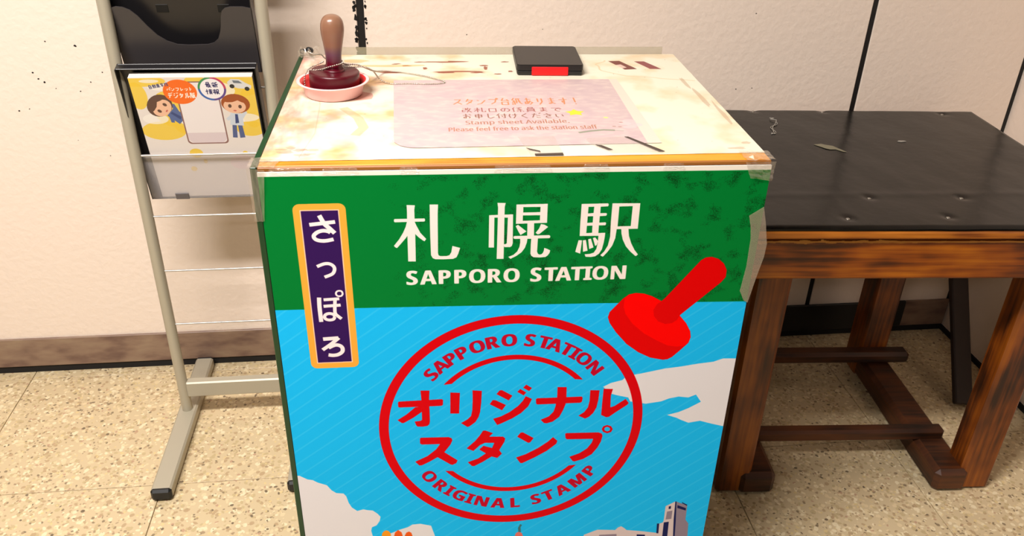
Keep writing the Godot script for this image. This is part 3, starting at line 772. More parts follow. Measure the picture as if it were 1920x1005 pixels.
# ---------------------------------------------------------------- the stamp box
func printed_sheet() -> ImageTexture:
	# picture units: tenths of a millimetre on the sheet, x from the middle of the box, y down from the upper edge of the green
	var scale := 0.2143
	var pic := Pic.new(1440, 1941, Color(0.10, 0.73, 0.98))
	pic.to = Transform2D(Vector2(scale, 0), Vector2(0, -scale), Vector2(3360, 66) * scale)
	# blue with faint diagonal stripes, then the green head with its scuffs
	var rub := noise(8, 0.012, 4)
	var grain := RandomNumberGenerator.new()
	grain.seed = 77
	var stripe := Color(0.32, 0.80, 0.99)
	for y in range(430, pic.h):
		for x in pic.w:
			var t := fposmod((x * 0.76 + y) / 52.0, 1.0)
			if t < 0.2:
				pic.blend((y * pic.w + x) * 3, stripe, 0.42 * (1.0 - absf(t - 0.1) * 10.0))
	for key in ["cloud"]:
		art(pic, key, Color(0.885, 0.87, 0.885))
	art(pic, "tower_light", Color(0.84, 0.77, 0.77))
	art(pic, "tower_dark", Color(0.56, 0.50, 0.56))
	art(pic, "tower_navy", Color(0.10, 0.12, 0.32))
	art(pic, "flower_yellow", Color(0.96, 0.60, 0.12))
	art(pic, "flower_orange", Color(0.93, 0.36, 0.10))
	art(pic, "dome_red", Color(0.86, 0.44, 0.42))
	art(pic, "spire", Color(0.25, 0.45, 0.48))
	pic.fill([PackedVector2Array([Vector2(-3400, 200), Vector2(3400, 200), Vector2(3400, -2052), Vector2(1174, -2008), Vector2(-1956, -1972), Vector2(-3400, -1966)])], Color(0.0, 0.47, 0.185))
	for y in range(20, 450):
		for x in pic.w:
			var at := (y * pic.w + x) * 3
			if pic.d[at] < 6:
				var n := rub.get_noise_2d(x, y * 1.1)
				var side := clampf((x - 330.0) / 300.0, 0.0, 1.0)
				if n * side > 0.05 and grain.randf() < (n - 0.05) * 0.9 * side:
					pic.blend(at, Color(0.03, 0.12, 0.03), 0.75)
	pic.fill([PackedVector2Array([Vector2(-3400, 200), Vector2(3400, 200), Vector2(3400, -8), Vector2(-3400, 0)])], Color(0.94, 0.91, 0.86))
	var white := Color(0.955, 0.905, 0.88)
	art(pic, "kanji", white)
	for l: String in "S,-1412,-1508 A,-1193,-1511 P,-969,-1512 P,-757,-1512 O,-527,-1512 R,-287,-1511 O,-55,-1512 S,281,-1513 T,489,-1513 A,663,-1514 T,858,-1516 I,1004,-1517 O,1179,-1518 N,1434,-1518".split(" "):
		var q := l.split(",")
		for off in [-7.0, 0.0, 7.0]:
			letters(pic, q[0], Transform2D(Vector2(238, 1.5), Vector2(0, -214), Vector2(float(q[1]) + off, -1514)), white, "Droid Sans", 700)
	# name plate
	var tilt := Transform2D(Vector2(1, 0.004), Vector2(-0.006, 1), Vector2(-2553, -1672))
	var plate := func(hx: float, hy: float, r: float) -> PackedVector2Array:
		var p := round_rect(Vector2(-hx, -hy), Vector2(hx, hy), r)
		for i in p.size():
			p[i] = tilt * p[i]
		return p
	pic.fill([plate.call(336, 1290, 88)], Color(0.965, 0.66, 0.24))
	pic.fill([plate.call(250, 1204, 4)], Color(0.99, 0.80, 0.68))
	pic.fill([plate.call(236, 1190, 4)], Color(0.205, 0.085, 0.33))
	art(pic, "kana", Color(0.99, 0.91, 0.91))
	# the round seal
	var red := Color(0.845, 0.0, 0.055)
	var mid := Vector2(20, -4177)
	pic.fill([ellipse(mid, 2012, 2012, 160), ellipse(mid, 1868, 1868, 160)], red)
	for arc in [[-51.0, 51.0, 1.0], [129.0, 231.0, -1.0]]:
		var outer := PackedVector2Array()
		var inner := PackedVector2Array()
		for i in 61:
			var a := deg_to_rad(arc[0] + (arc[1] - arc[0]) * i / 60.0)
			outer.append(mid + Vector2(sin(a), cos(a)) * 1330)
			var lim := 848.0
			var q := Vector2(sin(a), cos(a)) * 1247
			if absf(q.y) < lim:
				q = Vector2(signf(q.x) * sqrt(1247.0 * 1247.0 - lim * lim), signf(q.y) * lim)
			inner.append(mid + q)
		inner.reverse()
		outer.append_array(inner)
		pic.fill([outer], red)
	for row in [["arc_top", 0.0], ["arc_bottom", PI]]:
		for l: String in ART[row[0]].split(" "):
			var q := l.split(",")
			var a := deg_to_rad(float(q[2]))
			var r := 1590.0
			var c := mid + Vector2(sin(a), cos(a)) * r
			var turn: float = -a + row[1]
			var ex := Vector2(cos(turn), sin(turn))
			var ey := Vector2(-ex.y, ex.x)
			for off in [-9.0, 0.0, 9.0]:
				letters(pic, q[0], Transform2D(ex * 236, -ey * 206, c + ex * off), Color(0.75, 0.02, 0.16), "Droid Sans", 700)
	art(pic, "katakana", red)
	art(pic, "icon_side", Color(0.885, 0.0, 0.01))
	art(pic, "icon_top", Color(1.0, 0.0, 0.0))
	art(pic, "icon_handle", Color(0.875, 0.0, 0.01))
	return pic.texture()

func top_paper() -> ImageTexture:
	# 2 picture points per millimetre; x from the left edge of the paper, y down towards the front edge
	var pic := Pic.new(1024, 768, Color(0.88, 0.855, 0.775))
	var cream := noise(51, 0.006, 4)
	var pink := noise(52, 0.009, 4)
	for y in pic.h:
		for x in pic.w:
			var at := (y * pic.w + x) * 3
			var edge := clampf((150.0 - x) / 150.0, 0.0, 1.0)
			pic.blend(at, Color(0.82, 0.62, 0.38), clampf(cream.get_noise_2d(x, y) * 1.3, 0.0, 0.75) * (0.45 + 0.8 * clampf((520.0 - x) / 400.0, 0.0, 1.0)))
			pic.blend(at, Color(0.74, 0.50, 0.42), clampf(pink.get_noise_2d(x * 2.2, y * 0.7) * 0.9 + 0.38, 0.0, 0.85) * edge)
			pic.blend(at, Color(0.76, 0.62, 0.62), clampf(pink.get_noise_2d(x + 900, y) * 1.0 - 0.05, 0.0, 0.5) * clampf((420.0 - x) / 300.0, 0.0, 1.0))
	# torn brown patches, the pale ring and the rust along the edges: u from -329 to 335 mm, w from -509 to -22 mm
	pic.to = Transform2D(Vector2(1.542, 0), Vector2(0, 1.577), Vector2(329 * 1.542, 509 * 1.577))
	var rng := RandomNumberGenerator.new()
	rng.seed = 19
	var blot := func(x: float, y: float, rx: float, ry: float, c: Color, a: float) -> void:
		var p := PackedVector2Array()
		for k in 11:
			p.append(Vector2(x, y) + Vector2(cos(TAU * k / 11) * rx, sin(TAU * k / 11) * ry) * rng.randf_range(0.55, 1.1))
		pic.fill([p], c, a)
	var rust := Color(0.50, 0.22, 0.13)
	for b in [[-85, -462, 40, 5], [-60, -466, 24, 4], [-128, -462, 10, 4], [-60, -404, 44, 5], [-30, -398, 16, 4], [-85, -400, 20, 5], [-15, -425, 5, 14], [-17, -440, 9, 4], [3, -390, 7, 4], [22, -462, 8, 4], [26, -404, 6, 5], [-118, -425, 4, 8], [-150, -440, 9, 4], [-185, -405, 14, 6], [-166, -452, 10, 4], [-172, -400, 22, 5]]:
		blot.call(b[0], b[1], b[2], b[3], rust, 0.8)
	for b in [[-185, -440, 70, 10], [-240, -470, 30, 12]]:
		blot.call(b[0], b[1], b[2], b[3], Color(0.78, 0.55, 0.20), 0.4)
	pic.fill([PackedVector2Array([Vector2(206, -465), Vector2(226, -466), Vector2(247, -415), Vector2(225, -412)])], Color(0.36, 0.10, 0.09), 0.85)
	pic.fill([PackedVector2Array([Vector2(252, -462), Vector2(270, -462), Vector2(290, -414), Vector2(270, -415)])], Color(0.46, 0.16, 0.18), 0.85)
	pic.fill([PackedVector2Array([Vector2(214, -440), Vector2(224, -444), Vector2(231, -424), Vector2(222, -420)])], Color(0.93, 0.84, 0.78), 0.8)
	var curl := Curve2D.new()
	for q in [Vector2(200, -470), Vector2(180, -440), Vector2(184, -405), Vector2(215, -378), Vector2(270, -362), Vector2(330, -345)]:
		curl.add_point(q, Vector2(-8, -8), Vector2(8, 8))
	var line := PackedVector2Array()
	for i in 40:
		line.append(curl.sample_baked(curl.get_baked_length() * i / 39.0))
	pic.stroke(line, 3.0, Color(0.80, 0.69, 0.52), 0.6)
	pic.stroke(PackedVector2Array([Vector2(-292, -420), Vector2(-288, -330), Vector2(-275, -240), Vector2(-270, -120), Vector2(-280, -40)]), 1.6, Color(0.62, 0.44, 0.36), 0.25)
	pic.stroke(PackedVector2Array([Vector2(-240, -225), Vector2(-215, -180), Vector2(-205, -140), Vector2(-215, -110)]), 14.0, Color(0.72, 0.50, 0.28), 0.35)
	blot.call(-228, -278, 34, 26, Color(0.72, 0.30, 0.26), 0.4)
	for k in 9:
		blot.call(-285 + rng.randf_range(-26, 26), -55 + rng.randf_range(-14, 14), rng.randf_range(5, 13), rng.randf_range(3, 8), Color(0.50, 0.38, 0.31), 0.3)
	for q in [[315, -250, 5, 60], [326, -180, 4, 70], [310, -330, 4, 40], [321, -60, 8, 6], [300, -40, 18, 5]]:
		blot.call(q[0], q[1], q[2], q[3], Color(0.62, 0.50, 0.38), 0.4)
	for i in 60:
		blot.call(rng.randf_range(-320, 330), rng.randf_range(-500, -30), rng.randf_range(0.5, 1.6), rng.randf_range(0.5, 1.4), Color(0.35, 0.24, 0.18), 0.5)
	return pic.texture()

func sheet_mesh(called: String, tex_mat: Material, at: Callable, u0: Vector2, u1: Vector2, parent: Node3D, nx := 24, ny := 24) -> MeshInstance3D:
	# a thin sheet with its picture on the upper side; at(s, t) gives the point, s and t from 0 to 1
	var st := SurfaceTool.new()
	st.begin(Mesh.PRIMITIVE_TRIANGLES)
	smooth(st)
	var put := func(s: float, t: float) -> void:
		st.set_uv(Vector2(lerpf(u0.x, u1.x, s), lerpf(u0.y, u1.y, t)))
		st.add_vertex(at.call(s, t))
	for i in nx:
		for k in ny:
			var s0 := float(i) / nx
			var s1 := float(i + 1) / nx
			var t0 := float(k) / ny
			var t1 := float(k + 1) / ny
			for q in [[s0, t0], [s1, t0], [s1, t1], [s0, t0], [s1, t1], [s0, t1]]:
				put.call(q[0], q[1])
	return obj(called, st, tex_mat, parent)

func wrinkled(st: SurfaceTool, corners: Array, n: int, amp: float, normal: Vector3, seed_no: int) -> void:
	# a crumpled patch between four corners
	var nz := noise(seed_no, 0.9, 3)
	var g := []
	for i in n + 1:
		for k in n + 1:
			var s := float(i) / n
			var t := float(k) / n
			var p: Vector3 = corners[0].lerp(corners[1], s).lerp(corners[3].lerp(corners[2], s), t)
			g.append(p + normal * amp * (nz.get_noise_2d(i * 0.9, k * 0.9) + 0.4))
	st.set_smooth_group(-1)
	for i in n:
		for k in n:
			quad(st, g[i * (n + 1) + k], g[(i + 1) * (n + 1) + k], g[(i + 1) * (n + 1) + k + 1], g[i * (n + 1) + k + 1])

func stamp_box() -> void:
	var t := thing("stamp_box", "tall box with a green and blue SAPPORO STATION print and a white topped lid", "stamp stand", BOX_AT, BOX_TURN)
	obj("body", boxed(Vector3(-0.328, 0.0, -0.509), Vector3(0.328, 0.8955, -0.005), 0.002), mats.foam_board, t)
	var st := boxed(Vector3(-0.336, 0.0, -0.51), Vector3(-0.328, LID + 0.001, 0.0005), 0.001)
	obj("side_panel", st, mats.green_board, t)
	obj("side_panel", boxed(Vector3(0.328, 0.0, -0.51), Vector3(0.3358, 0.897, -0.001), 0.001), mats.green_board, t)
	var back := obj("front_board", boxed(Vector3(-0.3278, 0.0, -0.0055), Vector3(0.3355, 0.9022, -0.0005), 0.0006), mats.foam_board, t)
	var pm := mat("front_print", Color.WHITE, 0.42)
	pm.albedo_texture = printed_sheet()
	pm.texture_repeat = false
	pm.metallic_specular = 0.16
	var top := SHEET + 0.0059
	sheet_mesh("printed_sheet", pm, func(s: float, v: float) -> Vector3: return Vector3(lerpf(-0.3278, 0.3355, s), lerpf(top, 0.002, v), 0.0), Vector2((0.336 - 0.3278) / 0.672, 0.0007 / 0.9057), Vector2((0.336 + 0.3355) / 0.672, (0.0066 + SHEET - 0.002) / 0.9057), back, 2, 2)
	# lid: a plywood board showing at the front edge, white paper on top
	var lid := obj("lid", boxed(Vector3(-0.3275, 0.8956, -0.509), Vector3(0.335, LID, -0.0058), 0.001), mats.plywood, t)
	obj("lid_edge", boxed(Vector3(-0.3275, 0.9024, -0.0058), Vector3(0.335, LID, -0.001), 0.0012), mats.ply_edge, lid)
	var paper := mat("top_paper", Color.WHITE, 0.5)
	paper.albedo_texture = top_paper()
	paper.texture_repeat = false
	var nz := noise(61, 4.0, 2)
	sheet_mesh("top_sheet", paper, func(s: float, v: float) -> Vector3:
		var u := lerpf(-0.3275, 0.335, s)
		return Vector3(u, LID + 0.0006 + 0.0003 * nz.get_noise_2d(s * 3.0, v * 3.0), lerpf(-0.509, -0.024 + 0.008 * (0.5 - s), v)), Vector2.ZERO, Vector2.ONE, lid, 24, 24)
	# clear film over the front edge
	var tm: StandardMaterial3D = mats.tape
	tm.normal_enabled = true
	tm.normal_texture = bumps(91, 0.05, 6.0)
	tm.normal_scale = 0.6
	triplanar(tm, Vector3.ONE * 8.0)
	for k in [[-0.312, -0.262, 9], [-0.246, -0.205, 10], [-0.150, -0.130, 11], [-0.030, 0.040, 12], [0.085, 0.115, 13], [0.19, 0.215, 14]]:
		st = newst()
		wrinkled(st, [Vector3(k[0], 0.9075, 0.0008), Vector3(k[1], 0.9075, 0.0008), Vector3(k[1] + 0.004, 0.8975, 0.0012), Vector3(k[0] - 0.004, 0.8985, 0.0012)], 8, 0.0016, Vector3.BACK, k[2])
		obj("clear_tape", st, mats.tape, t)
	# crumpled tape at the two front corners, and the flap that has come loose on the right
	st = newst()
	wrinkled(st, [Vector3(0.296, LID + 0.002, -0.03), Vector3(0.3385, LID + 0.001, -0.03), Vector3(0.3395, LID + 0.001, 0.002), Vector3(0.300, LID + 0.002, 0.002)], 7, 0.004, Vector3.UP, 5)
	wrinkled(st, [Vector3(0.298, 0.908, 0.0015), Vector3(0.3395, 0.908, 0.001), Vector3(0.3385, 0.880, 0.001), Vector3(0.308, 0.885, 0.0015)], 7, 0.003, Vector3.BACK, 6)
	obj("crumpled_tape", st, mats.old_tape, t)
	st = newst()
	wrinkled(st, [Vector3(-0.339, LID + 0.001, -0.03), Vector3(-0.300, LID + 0.002, -0.026), Vector3(-0.306, LID + 0.001, 0.003), Vector3(-0.339, LID + 0.001, 0.003)], 6, 0.0035, Vector3.UP, 7)
	wrinkled(st, [Vector3(-0.340, 0.909, 0.0015), Vector3(-0.318, 0.906, 0.0015), Vector3(-0.326, 0.835, 0.0012), Vector3(-0.338, 0.835, 0.0012)], 6, 0.002, Vector3.BACK, 8)
	obj("crumpled_tape", st, mats.old_tape, t)
	var flap := PackedVector2Array([Vector2(0.3345, 0.842), Vector2(0.316, 0.829), Vector2(0.321, 0.812), Vector2(0.324, 0.793), Vector2(0.325, 0.75), Vector2(0.322, 0.71), Vector2(0.330, 0.694), Vector2(0.3365, 0.690), Vector2(0.343, 0.735), Vector2(0.348, 0.765), Vector2(0.3485, 0.785), Vector2(0.342, 0.815)])
	st = newst()
	prism(st, flap, Transform3D(Basis(), Vector3(0, 0, 0.0012)), 0.0004)
	obj("tape_flap", st, mats.old_tape, t)
	obj("clear_strip", boxed(Vector3(-0.263, 0.89, -0.5112), Vector3(0.3145, LID + 0.0137, -0.5102), 0.0002), mats.clear_strip, t)

func paper_notice() -> void:
	var t := thing("paper_notice", "faded lilac paper notice about stamp sheets lying flat on the white lid", "notice", BOX_AT + Vector3(0, LID + 0.0011, 0), BOX_TURN)
	var pic := Pic.new(1024, 840, Color(0.76, 0.67, 0.67))
	# picture units: millimetres on the lid
	pic.to = Transform2D(Vector2(2.78, 0), Vector2(0, 2.86), Vector2(168 * 2.78, 356 * 2.86))
	var worn := noise(15, 0.012, 4)
	var damp := noise(16, 0.006, 3)
	for y in pic.h:
		for x in pic.w:
			var at := (y * pic.w + x) * 3
			pic.blend(at, Color(0.82, 0.75, 0.715), clampf(worn.get_noise_2d(x, y * 2.0) + 0.1, 0.0, 0.6))
			pic.blend(at, Color(0.71, 0.61, 0.64), clampf(damp.get_noise_2d(x, y) - 0.05, 0.0, 0.5))
	# clear margin of the laminate at the right
	pic.fill([PackedVector2Array([Vector2(186, -360), Vector2(202, -360), Vector2(206, -50), Vector2(184, -50)])], Color(0.84, 0.79, 0.73))
	pic.stroke(PackedVector2Array([Vector2(186, -356), Vector2(184, -66)]), 1.0, Color(0.95, 0.80, 0.74), 0.7)
	var orange := Color(0.76, 0.47, 0.29)
	var rose := Color(0.58, 0.32, 0.30)
	written(pic, "スタンプ台紙あります！", Vector2(-78, -261), Vector2(120, -230), 2.3, orange)
	written(pic, "改札口の係員まで", Vector2(-66, -217), Vector2(86, -197), 1.8, rose)
	written(pic, "お申し付けください", Vector2(-66, -190), Vector2(86, -170), 1.8, Color(0.52, 0.33, 0.27))
	for off in [-0.3, 0.3]:
		letters(pic, "Stamp sheet Available.", Transform2D(Vector2(10.7, -0.25), Vector2(0, 15), Vector2(14 + off, -154)), Color(0.62, 0.38, 0.29), "Droid Sans", 400, 0.8)
		letters(pic, "Please feel free to ask the station staff", Transform2D(Vector2(8.9, -0.25), Vector2(0, 15), Vector2(19 + off, -128)), Color(0.64, 0.38, 0.27), "Droid Sans", 400, 0.8)
	var star := PackedVector2Array()
	for k in 10:
		star.append(Vector2(103, -192) + Vector2(sin(TAU * k / 10) * 1.05, -cos(TAU * k / 10)) * (14.5 if k % 2 == 0 else 8.0))
	pic.fill([star], Color(0.99, 0.80, 0.10))
	pic.fill([ellipse(Vector2(145, -169), 4, 3)], Color(0.97, 0.86, 0.45), 0.8)
	for q in [[176, -152, 10, 9], [181, -138, 12, 8], [168, -143, 9, 7], [172, -128, 10, 6]]:
		pic.fill([ellipse(Vector2(q[0], q[1]), q[2], q[3])], Color(0.96, 0.74, 0.74), 0.6)
	for q in [[150, -132], [163, -148], [158, -130]]:
		pic.fill([ellipse(Vector2(q[0], q[1]), 3, 2)], Color(0.62, 0.45, 0.42), 0.7)
	pic.stroke(PackedVector2Array([Vector2(95, -108), Vector2(112, -114), Vector2(132, -118), Vector2(148, -116)]), 5.5, Color(0.50, 0.52, 0.44), 0.9)
	pic.stroke(PackedVector2Array([Vector2(148, -116), Vector2(160, -113)]), 1.2, Color(0.50, 0.52, 0.44), 0.9)
	var m := mat("notice_print", Color.WHITE, 0.4)
	m.albedo_texture = pic.texture()
	m.texture_repeat = false
	# the sheet: rounded corner at the lower left
	var outline := PackedVector2Array()
	for q in [Vector2(-0.168, -0.356), Vector2(0.199, -0.356), Vector2(0.203, -0.066), Vector2(-0.128, -0.058), Vector2(-0.140, -0.060), Vector2(-0.152, -0.067), Vector2(-0.160, -0.080), Vector2(-0.161, -0.094)]:
		outline.append(q)
	var st := SurfaceTool.new()
	st.begin(Mesh.PRIMITIVE_TRIANGLES)
	st.set_smooth_group(-1)
	var ids := Geometry2D.triangulate_polygon(outline)
	for i in range(0, ids.size(), 3):
		var a := outline[ids[i]]
		var b := outline[ids[i + 1]]
		var c := outline[ids[i + 2]]
		if (b - a).cross(c - a) < 0:
			var k := b
			b = c
			c = k
		for q in [a, b, c]:     # clockwise from above
			st.set_uv((pic.to * (q * 1000.0)) / Vector2(pic.w, pic.h))
			st.add_vertex(Vector3(q.x, 0.0004, q.y))
	obj("notice_sheet", st, m, t)
	# old tape along its front edge
	var tape_piece := func(pts: Array, dirt: Array) -> void:
		var s2 := newst()
		var p := PackedVector2Array(pts)
		var lay := Transform3D(Basis(Vector3.RIGHT, Vector3.BACK, Vector3.UP), Vector3(0, 0.0007, 0))
		prism(s2, p, lay, 0.0003)
		var piece := obj("tape_piece", s2, mats.lilac_tape, t)
		for d in dirt:
			var s3 := newst()
			prism(s3, PackedVector2Array(d), lay, 0.0005)
			obj("dirty_edge", s3, mats.tape_dirt, piece)
	tape_piece.call([Vector2(0.008, -0.093), Vector2(0.058, -0.095), Vector2(0.062, -0.026), Vector2(0.018, -0.026)], [[Vector2(0.024, -0.031), Vector2(0.0615, -0.033), Vector2(0.0615, -0.0255), Vector2(0.024, -0.0255)], [Vector2(0.015, -0.052), Vector2(0.032, -0.041), Vector2(0.0325, -0.037), Vector2(0.019, -0.046)]])
	tape_piece.call([Vector2(0.100, -0.080), Vector2(0.104, -0.086), Vector2(0.158, -0.090), Vector2(0.196, -0.032), Vector2(0.128, -0.030), Vector2(0.105, -0.062)], [[Vector2(0.156, -0.089), Vector2(0.161, -0.089), Vector2(0.199, -0.034), Vector2(0.191, -0.034)], [Vector2(0.110, -0.060), Vector2(0.118, -0.058), Vector2(0.130, -0.042), Vector2(0.124, -0.042)]])

# ---------------------------------------------------------------- the bench table
func bench_table() -> void:
	var h := 0.6811
	var t := thing("bench_table", "worn brown wooden bench table with a tacked black vinyl top, against the wall", "table", Vector3(1.3318, 0, 0.0794), -0.07)
	# local frame: x from the right end leftwards negative, z from the back edge to the front
	var x0 := -0.73
	# vinyl cover with dents around the tacks and soft creases
	var tacks := []
	for q in [Vector2(0.760, 0.618), Vector2(0.944, 0.626), Vector2(0.840, 0.538), Vector2(1.016, 0.549), Vector2(0.799, 0.050), Vector2(0.963, 0.064), Vector2(1.246, 0.094), Vector2(1.18, 0.632), Vector2(1.2, 0.545)]:
		var rel := Basis(Vector3.UP, 0.07) * (Vector3(q.x, 0, q.y) - t.position)
		tacks.append(Vector2(rel.x, rel.z))
	var nz := noise(33, 7.0, 3)
	var height := func(x: float, z: float) -> float:
		var y: float = 0.0008 * nz.get_noise_2d(x, z * 0.6) + 0.0006 * exp(-pow((z - 0.47 + 0.02 * x) / 0.012, 2.0))
		for q: Vector2 in tacks:
			y -= 0.0032 * exp(-(pow(x - q.x, 2.0) + pow(z - q.y, 2.0)) / 0.00009)
		return y
	var st := newst()
	smooth(st)
	var nx := 120
	var nzz := 110
	var edge := func(a: float) -> float:   # rounds down at the rims
		return -0.004 * pow(clampf(1.0 - a / 0.005, 0.0, 1.0), 2.0)
	var pt := func(i: int, k: int) -> Vector3:
		var x := lerpf(x0, 0.0, float(i) / nx)
		var z := lerpf(0.0, 0.615, float(k) / nzz)
		return Vector3(x, h + height.call(x, z) + edge.call(minf(minf(x - x0, -x), minf(z, 0.615 - z))), z)
	var grid := []
	for i in nx + 1:
		for k in nzz + 1:
			grid.append(pt.call(i, k))
	var w := nzz + 1
	for i in nx:
		for k in nzz:
			quad(st, grid[i * w + k], grid[i * w + k + 1], grid[(i + 1) * w + k + 1], grid[(i + 1) * w + k])
	st.set_smooth_group(-1)
	for i in nx:
		quad(st, grid[i * w + nzz], grid[i * w + nzz] + Vector3(0, -0.003, 0), grid[(i + 1) * w + nzz] + Vector3(0, -0.003, 0), grid[(i + 1) * w + nzz])
		quad(st, grid[(i + 1) * w], grid[(i + 1) * w] + Vector3(0, -0.003, 0), grid[i * w] + Vector3(0, -0.003, 0), grid[i * w])
	for k in nzz:
		quad(st, grid[k], grid[k] + Vector3(0, -0.003, 0), grid[k + 1] + Vector3(0, -0.003, 0), grid[k + 1])
		quad(st, grid[nx * w + k + 1], grid[nx * w + k + 1] + Vector3(0, -0.003, 0), grid[nx * w + k] + Vector3(0, -0.003, 0), grid[nx * w + k])
	var cover := obj("vinyl_cover", st, mats.vinyl, t)
	for q: Vector2 in tacks:
		var s := newst()
		lathe(s, [Vector2(0.0036, -0.0012), Vector2(0.0034, 0.0002), Vector2(0.002, 0.001), Vector2(0, 0.0013)], 12, Vector3(q.x, h - 0.0020, q.y))
		obj("tack", s, mats.tack, cover)
	obj("table_board", boxed(Vector3(x0 + 0.001, h - 0.024, 0.001), Vector3(-0.001, h - 0.0075, 0.611), 0.001), mats.dark_wood, t)
	# a moulded rim along the front edge, then the apron with its worn upper edge
	st = newst()
	box(st, Vector3(x0 * 0.5, h - 0.0155, 0.610), Vector3(-x0, 0.0165, 0.014), 0.004)
	obj("rim", st, mats.bench_rim, t)
	var front_apron := obj("apron", boxed(Vector3(x0 + 0.01, h - 0.110, 0.580), Vector3(-0.01, h - 0.0265, 0.606), 0.005), mats.bench_wood_long, t)
	# varnish worn off along the apron's upper edge
	var chip := noise(44, 30.0, 3)
	st = newst()
	for i in 150:
		var xa := lerpf(x0 + 0.012, -0.012, i / 150.0)
		var xb := lerpf(x0 + 0.012, -0.012, (i + 1) / 150.0)
		var fade := clampf(1.25 - i / 90.0, 0.25, 1.0)
		var lo := 0.0018 + 0.004 * fade * clampf(chip.get_noise_2d(xa, 0.0) + 0.3, 0.0, 1.0)
		var up := 0.0010 + 0.005 * fade * clampf(chip.get_noise_2d(xa, 5.0) + 0.05, 0.0, 1.0)
		box(st, Vector3((xa + xb) * 0.5, h - 0.0325 + (up - lo) * 0.5, 0.6058), Vector3(xb - xa, lo + up, 0.0012), 0.0)
	obj("worn_edge", st, mats.worn_wood, front_apron)
	obj("apron", boxed(Vector3(x0 + 0.01, h - 0.105, 0.03), Vector3(-0.01, h - 0.0265, 0.052), 0.004), mats.bench_wood_long, t)
	obj("apron", boxed(Vector3(-0.036, h - 0.105, 0.052), Vector3(-0.012, h - 0.0265, 0.58), 0.004), mats.bench_wood_long, t)
	obj("apron", boxed(Vector3(x0 + 0.012, h - 0.105, 0.052), Vector3(x0 + 0.036, h - 0.0265, 0.58), 0.004), mats.bench_wood_long, t)
	for lx in [-0.666, -0.128]:
		for lz in [[0.485, 0.548], [0.056, 0.128]]:
			var inset: float = (-0.062 if lx > -0.4 else 0.062) if lz[0] < 0.2 else 0.0
			obj("leg", boxed(Vector3(lx + inset, 0.0, lz[0]), Vector3(lx + inset + 0.073, h - 0.0275, lz[1]), 0.007), mats.bench_wood_tall, t)
	# foot rails beside the legs and the two cross bars that rest between them
	for rx in [[-0.186, -0.112], [-0.618, -0.540]]:
		obj("foot_rail", boxed(Vector3(rx[0], 0.0, 0.05), Vector3(rx[1], 0.058, 0.556 if rx[0] > -0.4 else 0.556), 0.010), mats.bench_wood_dark, t)
	st = newst()
	box(st, Vector3(-0.37, 0.066, 0.432), Vector3(0.50, 0.030, 0.03), 0.006)
	obj("cross_bar", st, mats.bench_wood_dark, t)
	st = newst()
	box(st, Vector3(-0.345, 0.0735, 0.140), Vector3(0.55, 0.032, 0.04), 0.008)
	obj("cross_bar", st, mats.bench_wood_dark, t)

func leaning_plank() -> void:
	var a := Vector3(1.345, 0.011, 0.349)
	var b := Vector3(1.405, 0.40, 0.028)
	var y := (b - a).normalized()
	var x := (Vector3.RIGHT - y * y.x).normalized()
	var st := newst()
	box(st, Vector3.ZERO, Vector3(0.046, (b - a).length(), 0.018), 0.003)
	var o := obj("leaning_plank", st, mats.dark_wood)
	o.transform = Transform3D(Basis(x, y, x.cross(y)), (a + b) * 0.5)
	tag(o, "narrow dark plank leaning against the wall under the right end of the bench table", "plank")

func bench_litter() -> void:
	var h := 0.6812
	var st := newst()
	var path := Curve3D.new()
	for q in [Vector3(0.815, 0.003, 0.110), Vector3(0.820, 0.006, 0.122), Vector3(0.812, 0.003, 0.118), Vector3(0.824, 0.004, 0.128), Vector3(0.812, 0.002, 0.150), Vector3(0.800, 0.0015, 0.166), Vector3(0.793, 0.0015, 0.186), Vector3(0.789, 0.0012, 0.205), Vector3(0.781, 0.0012, 0.207)]:
		path.add_point(Vector3(q.x, h + q.y, q.z), Vector3(0.002, 0, -0.005), Vector3(-0.002, 0, 0.005))
	var pts := []
	for i in 50:
		pts.append(path.sample_baked(path.get_baked_length() * i / 49.0))
	tube(st, pts, 0.0008, 6)
	var pts2 := []
	for i in 30:
		pts2.append(pts[i + 18] + Vector3(0.004 * sin(i * 0.32), 0.0003, 0.002 * cos(i * 0.2)))
	tube(st, pts2, 0.0006, 6)
	ball(st, Vector3(0.783, h + 0.0016, 0.206), 0.002)
	tag(obj("lint_thread", st, mats.white_thread), "tangled white thread lying on the black vinyl near the box corner", "thread")
	st = newst()
	var outline := PackedVector2Array()
	for q in [Vector2(0.849, 0.273), Vector2(0.867, 0.270), Vector2(0.873, 0.276), Vector2(0.886, 0.283), Vector2(0.893, 0.300), Vector2(0.901, 0.318), Vector2(0.895, 0.317), Vector2(0.884, 0.303), Vector2(0.872, 0.302), Vector2(0.864, 0.295), Vector2(0.857, 0.284)]:
		outline.append(q)
	prism(st, outline, Transform3D(Basis(Vector3.RIGHT, Vector3.BACK, Vector3.UP), Vector3(0, h + 0.0004, 0)), 0.0006)
	tag(obj("peeled_scrap", st, mats.peeled_scrap), "torn olive scrap of tape stuck to the middle of the black vinyl", "scrap")
	st = newst()
	outline = PackedVector2Array()
	for q in [Vector2(1.041, 0.266), Vector2(1.046, 0.262), Vector2(1.058, 0.263), Vector2(1.061, 0.267), Vector2(1.049, 0.269)]:
		outline.append(q)
	prism(st, outline, Transform3D(Basis(Vector3.RIGHT, Vector3.BACK, Vector3.UP), Vector3(0, h + 0.0004, 0)), 0.001)
	tag(obj("lint_fleck", st, mats.white_thread), "tiny pale fleck on the black vinyl right of the torn scrap", "lint")

